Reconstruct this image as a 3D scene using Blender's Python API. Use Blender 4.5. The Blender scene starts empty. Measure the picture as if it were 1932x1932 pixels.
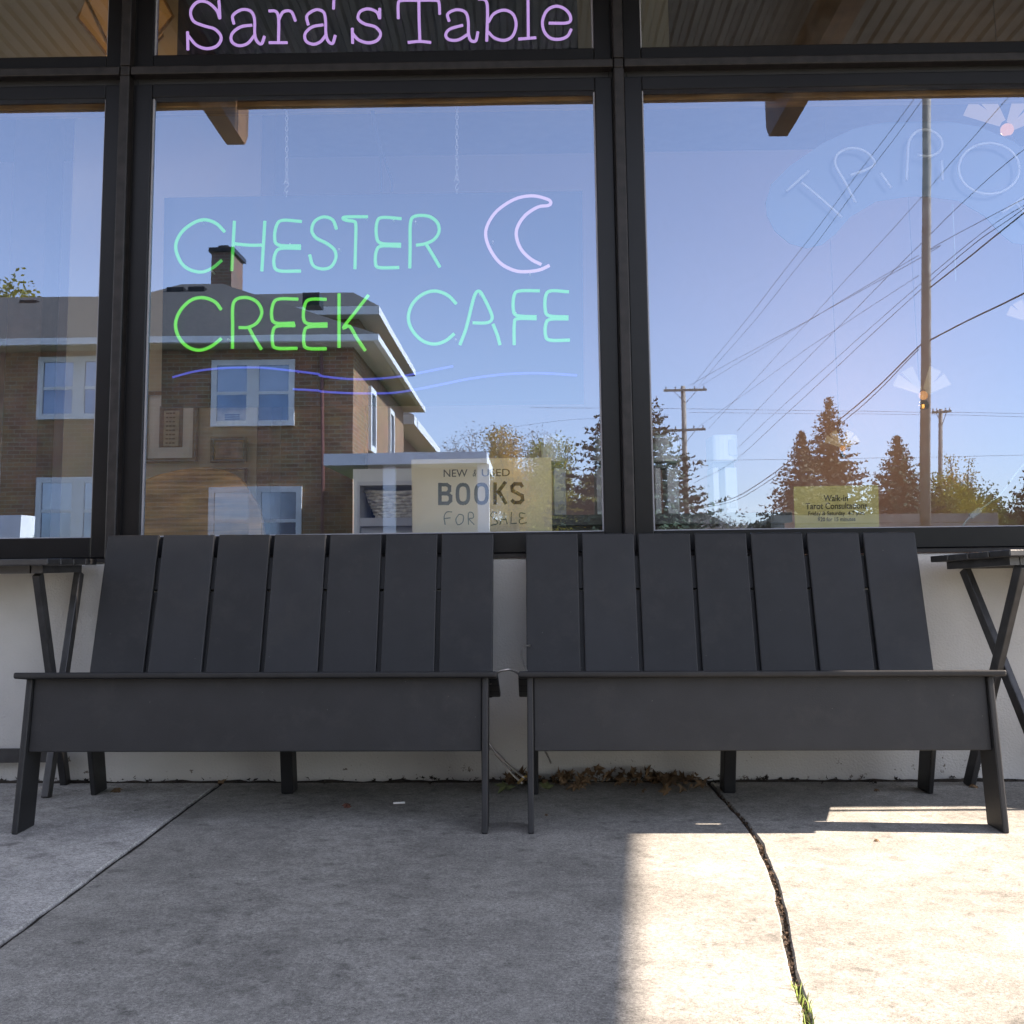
import bpy, bmesh, math, random
from mathutils import Vector, Matrix

random.seed(7)
R = math.radians
sc = bpy.context.scene
COL = sc.collection

# ------------------------------------------------------------------ camera
F, CX, CY, SIZE = 2100.0, 966.0, 800.0, 1932.0     # focal length and principal point, in 1/1932 of the frame
CAM = Vector((0.0, -3.61, 0.685))
pitch, yaw, roll = math.atan(258.2 / F), math.atan(18.9 / F), R(0.70)
fwd = Vector((-math.sin(yaw) * math.cos(pitch), math.cos(yaw) * math.cos(pitch), math.sin(pitch)))
rgt = Vector((math.cos(yaw), math.sin(yaw), 0))
upv = rgt.cross(fwd)
CXv = rgt * math.cos(roll) - upv * math.sin(roll)
CYv = rgt * math.sin(roll) + upv * math.cos(roll)
cam = bpy.data.cameras.new('camera')
cam.sensor_width = 36
cam.lens = F / SIZE * 36
cam.shift_x = (SIZE / 2 - CX) / SIZE
cam.shift_y = (CY - SIZE / 2) / SIZE
cam.clip_start, cam.clip_end = 0.05, 3000
camo = bpy.data.objects.new('camera', cam)
COL.objects.link(camo)
m = Matrix((CXv, CYv, -fwd)).transposed().to_4x4()
m.translation = CAM
camo.matrix_world = m
sc.camera = camo

# ------------------------------------------------------------------ sky and sun
SUN_EL, SUN_AZ = R(37), math.atan(0.02)            # azimuth from +X towards +Y
w = bpy.data.worlds.new('World')
sc.world = w
w.use_nodes = True
nt = w.node_tree
sky = nt.nodes.new('ShaderNodeTexSky')
sky.sky_type = 'NISHITA'
sky.sun_disc = False
sky.sun_elevation = SUN_EL
sky.sun_rotation = R(90) - SUN_AZ
sky.air_density, sky.dust_density, sky.ozone_density = 1.0, 0.0, 4.0
tint = nt.nodes.new('ShaderNodeMixRGB')
tint.blend_type = 'MULTIPLY'
tint.inputs[0].default_value = 1.0
tint.inputs[2].default_value = (1.0, 0.97, 1.05, 1)
hsv = nt.nodes.new('ShaderNodeHueSaturation')
hsv.inputs['Saturation'].default_value = 0.62
nt.links.new(sky.outputs[0], hsv.inputs['Color'])
nt.links.new(hsv.outputs[0], tint.inputs[1])
nt.links.new(tint.outputs[0], nt.nodes['Background'].inputs[0])
nt.nodes['Background'].inputs[1].default_value = 0.082
sl = bpy.data.lights.new('sun', 'SUN')
sl.energy = 3.3
sl.angle = R(0.53)
sl.color = (1.0, 0.915, 0.88)
so = bpy.data.objects.new('sun', sl)
COL.objects.link(so)
sd = Vector((math.cos(SUN_EL) * math.cos(SUN_AZ), math.cos(SUN_EL) * math.sin(SUN_AZ), math.sin(SUN_EL)))
so.rotation_euler = sd.to_track_quat('Z', 'Y').to_euler()
so.location = (20, 0, 20)
sc.view_settings.view_transform = 'Standard'
sc.view_settings.look = 'None'
sc.view_settings.exposure = 2.8
sc.view_settings.gamma = 1
sc.view_settings.use_white_balance = True
sc.view_settings.white_balance_temperature = 7700
sc.view_settings.white_balance_tint = 10
sc.render.engine = 'CYCLES'
sc.cycles.max_bounces = 10
sc.cycles.transparent_max_bounces = 16
sc.cycles.caustics_reflective = False
sc.cycles.caustics_refractive = False

# ------------------------------------------------------------------ placing helpers
YG = 0.02                                           # glass plane of the shopfront


def ray(px, py):
    return fwd * F + CXv * (px - CX) - CYv * (py - CY)


def on_y(px, py, y):
    r = ray(px, py)
    return CAM + r * ((y - CAM.y) / r.y)


def on_z(px, py, z):
    r = ray(px, py)
    return CAM + r * ((z - CAM.z) / r.z)


def far(px, py, d):
    """a point of the street seen by reflection: x, distance d beyond the camera through the glass, z"""
    r = ray(px, py)
    p = CAM + r * (d / r.y)
    return Vector((p.x, d, p.z))


def street(v):
    """street coordinates (x, d, z) to the world: d counts from the camera into the mirror"""
    return Vector((v[0], 2 * YG - (CAM.y + v[1]), v[2]))


def gz(x):
    return -0.0085 * x                              # the pavement falls gently to the right


# ------------------------------------------------------------------ materials
MATS = {}


def nodes_of(name):
    mt = bpy.data.materials.new(name)
    mt.use_nodes = True
    n = mt.node_tree
    return mt, n, n.nodes['Principled BSDF']


def mat(name, col, rough=0.6, var=0.12, scale=8.0, bump=0.0, bscale=200.0, metal=0.0, spec=0.5, emit=None, estr=0.0):
    if name in MATS:
        return MATS[name]
    mt, n, b = nodes_of(name)
    L = n.links
    b.inputs['Roughness'].default_value = rough
    b.inputs['Metallic'].default_value = metal
    b.inputs['Specular IOR Level'].default_value = spec
    tc = n.nodes.new('ShaderNodeTexCoord')
    nz = n.nodes.new('ShaderNodeTexNoise')
    nz.inputs['Scale'].default_value = scale
    nz.inputs['Detail'].default_value = 6
    L.new(tc.outputs['Object'], nz.inputs['Vector'])
    cr = n.nodes.new('ShaderNodeValToRGB')
    cr.color_ramp.elements[0].position = 0.3
    cr.color_ramp.elements[1].position = 0.7
    cr.color_ramp.elements[0].color = [c * (1 - var) for c in col] + [1]
    cr.color_ramp.elements[1].color = [min(1, c * (1 + var)) for c in col] + [1]
    L.new(nz.outputs['Fac'], cr.inputs['Fac'])
    L.new(cr.outputs['Color'], b.inputs['Base Color'])
    if bump:
        nb = n.nodes.new('ShaderNodeTexNoise')
        nb.inputs['Scale'].default_value = bscale
        nb.inputs['Detail'].default_value = 3
        L.new(tc.outputs['Object'], nb.inputs['Vector'])
        bp = n.nodes.new('ShaderNodeBump')
        bp.inputs['Strength'].default_value = bump
        bp.inputs['Distance'].default_value = 0.004
        L.new(nb.outputs['Fac'], bp.inputs['Height'])
        L.new(bp.outputs['Normal'], b.inputs['Normal'])
    if emit:
        b.inputs['Emission Color'].default_value = (*emit, 1)
        b.inputs['Emission Strength'].default_value = estr
    MATS[name] = mt
    return mt


def mat_brick(name, c1, c2, mortar, sx=1.0):
    mt, n, b = nodes_of(name)
    L = n.links
    tc = n.nodes.new('ShaderNodeTexCoord')
    sp = n.nodes.new('ShaderNodeSeparateXYZ')
    L.new(tc.outputs['Object'], sp.inputs[0])
    ad = n.nodes.new('ShaderNodeMath')
    ad.operation = 'ADD'
    L.new(sp.outputs[0], ad.inputs[0])
    L.new(sp.outputs[1], ad.inputs[1])
    cb = n.nodes.new('ShaderNodeCombineXYZ')
    L.new(ad.outputs[0], cb.inputs[0])
    L.new(sp.outputs[2], cb.inputs[1])
    br = n.nodes.new('ShaderNodeTexBrick')
    br.inputs['Color1'].default_value = (*c1, 1)
    br.inputs['Color2'].default_value = (*c2, 1)
    br.inputs['Mortar'].default_value = (*mortar, 1)
    br.inputs['Scale'].default_value = 1.0
    br.inputs['Brick Width'].default_value = 0.22
    br.inputs['Row Height'].default_value = 0.075
    br.inputs['Mortar Size'].default_value = 0.008
    br.inputs['Bias'].default_value = -0.1
    L.new(cb.outputs[0], br.inputs['Vector'])
    nz = n.nodes.new('ShaderNodeTexNoise')
    nz.inputs['Scale'].default_value = 3
    nz.inputs['Detail'].default_value = 5
    L.new(tc.outputs['Object'], nz.inputs['Vector'])
    mx = n.nodes.new('ShaderNodeMixRGB')
    mx.blend_type = 'MULTIPLY'
    mx.inputs['Fac'].default_value = 0.5
    L.new(br.outputs['Color'], mx.inputs[1])
    L.new(nz.outputs['Color'], mx.inputs[2])
    L.new(mx.outputs[0], b.inputs['Base Color'])
    b.inputs['Roughness'].default_value = 0.9
    MATS[name] = mt
    return mt


def mat_concrete(name, base):
    mt, n, b = nodes_of(name)
    L = n.links
    tc = n.nodes.new('ShaderNodeTexCoord')

    def noise(s, d=6, rough=0.6):
        q = n.nodes.new('ShaderNodeTexNoise')
        q.inputs['Scale'].default_value = s
        q.inputs['Detail'].default_value = d
        q.inputs['Roughness'].default_value = rough
        L.new(tc.outputs['Object'], q.inputs['Vector'])
        return q

    def ramp(src, p0, p1, c0, c1):
        q = n.nodes.new('ShaderNodeValToRGB')
        q.color_ramp.elements[0].position = p0
        q.color_ramp.elements[1].position = p1
        q.color_ramp.elements[0].color = (c0, c0, c0, 1)
        q.color_ramp.elements[1].color = (c1, c1, c1, 1)
        L.new(src, q.inputs['Fac'])
        return q.outputs['Color']

    def mul(a, bb, f=1.0):
        q = n.nodes.new('ShaderNodeMixRGB')
        q.blend_type = 'MULTIPLY'
        q.inputs['Fac'].default_value = f
        L.new(a, q.inputs[1])
        L.new(bb, q.inputs[2])
        return q.outputs[0]
    big = ramp(noise(2.6, 9, 0.68).outputs['Fac'], 0.32, 0.68, 0.66, 1.18)
    mid = ramp(noise(24, 7, 0.75).outputs['Fac'], 0.32, 0.7, 0.66, 1.2)
    fine = ramp(noise(140, 5, 0.9).outputs['Fac'], 0.34, 0.66, 0.42, 1.5)
    grit = ramp(noise(520, 3, 0.7).outputs['Fac'], 0.36, 0.64, 0.62, 1.30)
    spots = ramp(noise(17, 3, 0.5).outputs['Fac'], 0.28, 0.40, 0.58, 1.0)
    dots = n.nodes.new('ShaderNodeTexVoronoi')
    dots.inputs['Scale'].default_value = 16
    dots.inputs['Randomness'].default_value = 1
    L.new(tc.outputs['Object'], dots.inputs['Vector'])
    dotc = ramp(dots.outputs['Distance'], 0.05, 0.13, 0.7, 1.0)
    rgb = n.nodes.new('ShaderNodeRGB')
    rgb.outputs[0].default_value = (*base, 1)
    c = rgb.outputs[0]
    for k, f in ((big, 1), (mid, 0.8), (fine, 0.9), (grit, 0.9), (spots, 0.8), (dotc, 0.7)):
        c = mul(c, k, f)
    L.new(c, b.inputs['Base Color'])
    b.inputs['Roughness'].default_value = 0.9
    b.inputs['Specular IOR Level'].default_value = 0.25
    h = noise(300, 5, 0.75)
    bp = n.nodes.new('ShaderNodeBump')
    bp.inputs['Strength'].default_value = 0.35
    bp.inputs['Distance'].default_value = 0.003
    L.new(h.outputs['Fac'], bp.inputs['Height'])
    L.new(bp.outputs['Normal'], b.inputs['Normal'])
    MATS[name] = mt
    return mt


def mat_glass(name, refl, tint=(1, 1, 1), wave=0.0, rtint=(1, 1, 1)):
    mt, n, b = nodes_of(name)
    L = n.links
    n.nodes.remove(b)
    out = n.nodes['Material Output']
    g = n.nodes.new('ShaderNodeBsdfGlossy')
    g.inputs['Roughness'].default_value = 0.0
    g.inputs['Color'].default_value = (*rtint, 1)
    t = n.nodes.new('ShaderNodeBsdfTransparent')
    t.inputs['Color'].default_value = (*tint, 1)
    mx = n.nodes.new('ShaderNodeMixShader')
    lw = n.nodes.new('ShaderNodeFresnel')
    lw.inputs['IOR'].default_value = 1.5
    ad = n.nodes.new('ShaderNodeMath')
    ad.operation = 'ADD'
    ad.inputs[1].default_value = refl - 0.04
    ad.use_clamp = True
    L.new(lw.outputs[0], ad.inputs[0])
    L.new(ad.outputs[0], mx.inputs[0])
    L.new(t.outputs[0], mx.inputs[1])
    L.new(g.outputs[0], mx.inputs[2])
    if wave:
        tc = n.nodes.new('ShaderNodeTexCoord')
        nz = n.nodes.new('ShaderNodeTexNoise')
        nz.inputs['Scale'].default_value = 3.0
        nz.inputs['Detail'].default_value = 1
        L.new(tc.outputs['Object'], nz.inputs['Vector'])
        bp = n.nodes.new('ShaderNodeBump')
        bp.inputs['Strength'].default_value = 1.0
        bp.inputs['Distance'].default_value = wave
        L.new(nz.outputs['Fac'], bp.inputs['Height'])
        L.new(bp.outputs['Normal'], g.inputs['Normal'])
    dc = n.nodes.new('ShaderNodeTexCoord')
    dn = n.nodes.new('ShaderNodeTexNoise')
    dn.inputs['Scale'].default_value = 4.0
    dn.inputs['Detail'].default_value = 8
    dn.inputs['Roughness'].default_value = 0.7
    dn.inputs['Distortion'].default_value = 1.5
    L.new(dc.outputs['Object'], dn.inputs['Vector'])
    dr = n.nodes.new('ShaderNodeValToRGB')
    dr.color_ramp.elements[0].position = 0.45
    dr.color_ramp.elements[1].position = 0.75
    dr.color_ramp.elements[0].color = (0.006, 0.006, 0.006, 1)
    dr.color_ramp.elements[1].color = (0.035, 0.035, 0.035, 1)
    L.new(dn.outputs['Fac'], dr.inputs['Fac'])
    df = n.nodes.new('ShaderNodeBsdfDiffuse')
    df.inputs['Color'].default_value = (0.75, 0.72, 0.70, 1)
    m2 = n.nodes.new('ShaderNodeMixShader')
    L.new(dr.outputs['Color'], m2.inputs[0])
    L.new(mx.outputs[0], m2.inputs[1])
    L.new(df.outputs[0], m2.inputs[2])
    L.new(m2.outputs[0], out.inputs['Surface'])
    MATS[name] = mt
    return mt


def mat_emit(name, col, strength):
    return mat(name, (0.10, 0.10, 0.10), 0.3, 0.02, emit=col, estr=strength)


CONC = mat_concrete('concrete', (0.288, 0.276, 0.250))
CONC2 = mat_concrete('concrete_pale', (0.43, 0.417, 0.392))
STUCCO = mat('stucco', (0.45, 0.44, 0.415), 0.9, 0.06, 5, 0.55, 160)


def add_foot_spots(mt):
    """dark brown spots, denser towards the foot of the wall"""
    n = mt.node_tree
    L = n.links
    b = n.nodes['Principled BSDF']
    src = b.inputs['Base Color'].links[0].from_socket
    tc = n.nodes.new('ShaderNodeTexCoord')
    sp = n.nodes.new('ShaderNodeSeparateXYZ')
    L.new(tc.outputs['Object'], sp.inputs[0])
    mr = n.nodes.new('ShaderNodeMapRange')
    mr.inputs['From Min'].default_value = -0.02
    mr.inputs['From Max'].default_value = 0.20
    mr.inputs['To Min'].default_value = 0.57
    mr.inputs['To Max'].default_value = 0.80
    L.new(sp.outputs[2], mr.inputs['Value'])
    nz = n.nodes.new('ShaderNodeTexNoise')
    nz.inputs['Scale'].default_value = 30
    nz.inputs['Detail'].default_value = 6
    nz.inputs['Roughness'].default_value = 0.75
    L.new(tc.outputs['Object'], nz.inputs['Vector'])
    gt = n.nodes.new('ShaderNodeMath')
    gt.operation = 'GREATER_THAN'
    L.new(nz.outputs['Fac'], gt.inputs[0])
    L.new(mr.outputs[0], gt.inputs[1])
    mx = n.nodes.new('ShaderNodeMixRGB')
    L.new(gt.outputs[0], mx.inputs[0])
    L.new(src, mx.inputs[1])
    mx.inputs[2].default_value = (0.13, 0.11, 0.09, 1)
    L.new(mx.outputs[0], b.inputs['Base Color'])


add_foot_spots(STUCCO)
FRAME = mat('frame_metal', (0.006, 0.006, 0.007), 0.30, 0.15, 14, 0.03, 60, spec=0.22)
FRAMEW = mat('frame_metal_worn', (0.014, 0.012, 0.012), 0.42, 0.45, 30, 0.06, 90, spec=0.3)
GAP = mat('frame_gasket', (0.008, 0.008, 0.009), 0.7, 0.1)
SEAL = mat('frame_seal', (0.30, 0.30, 0.33), 0.4, 0.1)
GLASS = mat_glass('window_glass', 0.27, wave=0.00012, rtint=(0.52, 0.70, 1.0))
HDPE = mat('bench_plastic', (0.0130, 0.0135, 0.0150), 0.5, 0.16, 11, 0.10, 420, spec=0.3)


def add_grain(mt, axis_scale, amount):
    """fine streaks along one axis"""
    n = mt.node_tree
    L = n.links
    b = n.nodes['Principled BSDF']
    src = b.inputs['Base Color'].links[0].from_socket
    tc = n.nodes.new('ShaderNodeTexCoord')
    mp = n.nodes.new('ShaderNodeMapping')
    mp.inputs['Scale'].default_value = axis_scale
    L.new(tc.outputs['Object'], mp.inputs['Vector'])
    nz = n.nodes.new('ShaderNodeTexNoise')
    nz.inputs['Scale'].default_value = 1.0
    nz.inputs['Detail'].default_value = 5
    nz.inputs['Distortion'].default_value = 0.6
    L.new(mp.outputs['Vector'], nz.inputs['Vector'])
    cr = n.nodes.new('ShaderNodeValToRGB')
    cr.color_ramp.elements[0].position = 0.35
    cr.color_ramp.elements[1].position = 0.65
    cr.color_ramp.elements[0].color = (1 - amount, 1 - amount, 1 - amount, 1)
    cr.color_ramp.elements[1].color = (1, 1, 1, 1)
    L.new(nz.outputs['Fac'], cr.inputs['Fac'])
    mx = n.nodes.new('ShaderNodeMixRGB')
    mx.blend_type = 'MULTIPLY'
    mx.inputs[0].default_value = 1.0
    L.new(src, mx.inputs[1])
    L.new(cr.outputs['Color'], mx.inputs[2])
    L.new(mx.outputs[0], b.inputs['Base Color'])


def add_specks(mt, col, scale, size):
    """sparse pale dust specks over the base colour"""
    n = mt.node_tree
    L = n.links
    b = n.nodes['Principled BSDF']
    src = b.inputs['Base Color'].links[0].from_socket
    tc = n.nodes.new('ShaderNodeTexCoord')
    vo = n.nodes.new('ShaderNodeTexVoronoi')
    vo.inputs['Scale'].default_value = scale
    L.new(tc.outputs['Object'], vo.inputs['Vector'])
    nz = n.nodes.new('ShaderNodeTexNoise')
    nz.inputs['Scale'].default_value = 7
    L.new(tc.outputs['Object'], nz.inputs['Vector'])
    mu = n.nodes.new('ShaderNodeMath')
    mu.operation = 'MULTIPLY'
    mu.inputs[1].default_value = size * 2
    L.new(nz.outputs['Fac'], mu.inputs[0])
    lt = n.nodes.new('ShaderNodeMath')
    lt.operation = 'LESS_THAN'
    L.new(vo.outputs['Distance'], lt.inputs[0])
    L.new(mu.outputs[0], lt.inputs[1])
    mx = n.nodes.new('ShaderNodeMixRGB')
    L.new(lt.outputs[0], mx.inputs[0])
    L.new(src, mx.inputs[1])
    mx.inputs[2].default_value = (*col, 1)
    L.new(mx.outputs[0], b.inputs['Base Color'])


add_specks(HDPE, (0.09, 0.09, 0.085), 26, 0.028)


def vary_by_object(mt, lo, hi):
    """every board a little lighter or darker than its neighbour, with faint scuffs"""
    n = mt.node_tree
    L = n.links
    b = n.nodes['Principled BSDF']
    src = b.inputs['Base Color'].links[0].from_socket
    oi = n.nodes.new('ShaderNodeObjectInfo')
    mr = n.nodes.new('ShaderNodeMapRange')
    mr.inputs['To Min'].default_value = lo
    mr.inputs['To Max'].default_value = hi
    L.new(oi.outputs['Random'], mr.inputs['Value'])
    mx = n.nodes.new('ShaderNodeMixRGB')
    mx.blend_type = 'MULTIPLY'
    mx.inputs[0].default_value = 1.0
    L.new(src, mx.inputs[1])
    L.new(mr.outputs[0], mx.inputs[2])
    tc = n.nodes.new('ShaderNodeTexCoord')
    nz = n.nodes.new('ShaderNodeTexNoise')
    nz.inputs['Scale'].default_value = 9
    nz.inputs['Detail'].default_value = 9
    nz.inputs['Roughness'].default_value = 0.75
    L.new(tc.outputs['Object'], nz.inputs['Vector'])
    cr = n.nodes.new('ShaderNodeValToRGB')
    cr.color_ramp.elements[0].position = 0.52
    cr.color_ramp.elements[1].position = 0.78
    cr.color_ramp.elements[0].color = (0, 0, 0, 1)
    cr.color_ramp.elements[1].color = (0.5, 0.5, 0.5, 1)
    L.new(nz.outputs['Fac'], cr.inputs['Fac'])
    m2 = n.nodes.new('ShaderNodeMixRGB')
    L.new(cr.outputs['Color'], m2.inputs[0])
    L.new(mx.outputs[0], m2.inputs[1])
    m2.inputs[2].default_value = (0.036, 0.035, 0.034, 1)
    L.new(m2.outputs[0], b.inputs['Base Color'])
    rr = n.nodes.new('ShaderNodeMapRange')
    rr.inputs['To Min'].default_value = 0.42
    rr.inputs['To Max'].default_value = 0.62
    L.new(nz.outputs['Fac'], rr.inputs['Value'])
    L.new(rr.outputs[0], b.inputs['Roughness'])


vary_by_object(HDPE, 0.75, 1.3)
TABLEP = mat('table_paint', (0.020, 0.020, 0.021), 0.45, 0.5, 26, 0.15, 90)
DIRT = mat('joint_dirt', (0.022, 0.017, 0.013), 0.95, 0.6, 40, 0.8, 120)
ASPH = mat('asphalt', (0.05, 0.05, 0.052), 0.9, 0.2, 2.0, 0.4, 200)
LAWN = mat('lawn', (0.05, 0.075, 0.02), 0.95, 0.4, 1.5, 0.5, 40)
WOOD = mat('rafter_wood', (0.19, 0.085, 0.028), 0.6, 0.35, 9, 0.1, 60)
ROOFM = mat('corrugated_steel', (0.17, 0.155, 0.12), 0.45, 0.08, 4, 0, metal=0.2)
STEELW = mat('cable_steel', (0.32, 0.30, 0.28), 0.38, 0.2, 60, metal=0.8)
BRASS = mat('brass', (0.5, 0.33, 0.12), 0.35, 0.2, 60, metal=0.9)
WHITEP = mat('white_paint', (0.75, 0.75, 0.73), 0.55, 0.06, 5)
BRICK = mat_brick('brick', (0.44, 0.22, 0.095), (0.25, 0.125, 0.058), (0.40, 0.32, 0.22))
BRICKD = mat_brick('chimney_brick', (0.27, 0.14, 0.09), (0.19, 0.10, 0.07), (0.28, 0.24, 0.2))
SHINGLE = mat('roof_shingle', (0.060, 0.056, 0.050), 0.95, 0.35, 14, 0.6, 30)
SOFFIT = mat('soffit_paint', (0.52, 0.46, 0.36), 0.7, 0.05)
HGLASS = mat('house_glass', (0.16, 0.22, 0.30), 0.06, 0.25, 1.3, metal=0.8)
BLIND = mat('window_blind', (0.30, 0.36, 0.44), 0.12, 0.08, metal=0.6)
POLEW = mat('pole_wood', (0.34, 0.29, 0.23), 0.9, 0.3, 3)
WIREM = mat('wire_black', (0.018, 0.018, 0.02), 0.6, 0.1)
SPRUCE = mat('spruce_needles', (0.038, 0.070, 0.030), 0.8, 0.5, 0.8)
SPRUCEB = mat('spruce_needles_brown', (0.12, 0.095, 0.045), 0.8, 0.5, 0.8)
BARK = mat('tree_bark', (0.10, 0.075, 0.055), 0.9, 0.3, 12)
LEAFY = mat('leaves_yellow', (0.74, 0.50, 0.12), 0.7, 0.35, 1.2)
LEAFG = mat('leaves_green', (0.20, 0.25, 0.07), 0.7, 0.4, 1.2)
LEAFYG = mat('leaves_yellow_green', (0.52, 0.45, 0.10), 0.7, 0.4, 1.2)
TWIG = mat('twigs_grey', (0.45, 0.37, 0.32), 0.9, 0.3, 3)
DEADL = mat('dead_leaf', (0.13, 0.078, 0.038), 0.85, 0.55, 13, 0.3, 60)
DEADD = mat('dead_leaf_dark', (0.07, 0.042, 0.024), 0.9, 0.6, 30)
DEADG = mat('dead_leaf_green', (0.085, 0.10, 0.035), 0.8, 0.4, 20)
DEADR = mat('dead_leaf_red', (0.10, 0.035, 0.022), 0.85, 0.4, 20)
GRASSM = mat('grass_blade', (0.20, 0.26, 0.05), 0.7, 0.4, 30)
WALLIN = mat('plaster_cream', (0.46, 0.41, 0.31), 0.85, 0.06, 2)
WALLGREY = mat('plaster_grey', (0.80, 0.60, 0.66), 0.85, 0.06, 1)
FLOORIN = mat('wood_floor', (0.16, 0.09, 0.05), 0.45, 0.3, 4)
WOODDK = mat('dark_wood', (0.075, 0.035, 0.018), 0.5, 0.4, 7)
WOODLT = mat('carved_wood', (0.78, 0.42, 0.15), 0.55, 0.35, 6)
PAPERC = mat('cream_card', (0.95, 0.82, 0.56), 0.8, 0.05, 6)
PAPERY = mat('yellow_card', (0.98, 0.86, 0.33), 0.7, 0.06, 9)
PAPERW = mat('white_paper', (0.72, 0.72, 0.70), 0.8, 0.03)
PAPERT = mat('old_newsprint', (0.34, 0.30, 0.20), 0.8, 0.25, 45)
INK = mat('ink_black', (0.035, 0.032, 0.03), 0.7, 0.2)
INKG = mat('ink_green', (0.06, 0.12, 0.09), 0.7, 0.2)
INKB = mat('ink_brown', (0.05, 0.045, 0.02), 0.7, 0.2)
BOARDD = mat('sign_board_dark', (0.002, 0.006, 0.014), 0.03, 0.1, spec=0.12)
BOARDB = mat('sign_board_blue', (0.035, 0.070, 0.095), 0.05, 0.08, spec=0.45)
NEONOFF = mat('neon_unlit', (0.75, 0.78, 0.80), 0.2, 0.03)
NG = mat_emit('neon_green', (0.10, 1.0, 0.07), 0.13)
NG2 = mat_emit('neon_teal_green', (0.03, 1.0, 0.13), 0.085)
NB = mat_emit('neon_blue', (0.03, 0.08, 1.0), 0.11)
NP = mat_emit('neon_pink', (0.85, 0.60, 1.0), 0.095)
NV = mat_emit('neon_violet', (0.55, 0.36, 1.0), 0.16)
CLEARW = mat('bin_plastic_white', (0.88, 0.89, 0.90), 0.35, 0.06)
CLEARG = mat('bin_plastic_grey', (0.28, 0.29, 0.31), 0.3, 0.1)
WICKER = mat('wicker', (0.82, 0.72, 0.58), 0.8, 0.3, 60, 0.8, 70)
BLUEDK = mat('dark_blue_panel', (0.02, 0.03, 0.07), 0.7, 0.2)
CORDW = mat('cord_white', (0.66, 0.66, 0.64), 0.5, 0.05)
CORDK = mat('cord_dark', (0.008, 0.012, 0.03), 0.6, 0.1)
REDPIPE = mat('red_downspout', (0.17, 0.06, 0.045), 0.5, 0.1)
BULB = mat_emit('lit_bulb', (1.0, 0.45, 0.15), 0.09)
FROST = mat('frosted_glass', (0.35, 0.31, 0.27), 0.4, 0.05, emit=(1.0, 0.78, 0.58), estr=0.034)


add_grain(WOODLT, (3, 30, 55), 0.55)
add_grain(WOOD, (40, 2, 40), 0.4)

# ------------------------------------------------------------------ mesh building
def world_of(o):
    v = Vector((0, 0, 0))
    while o is not None:
        v += o.location
        o = o.parent
    return v


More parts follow.
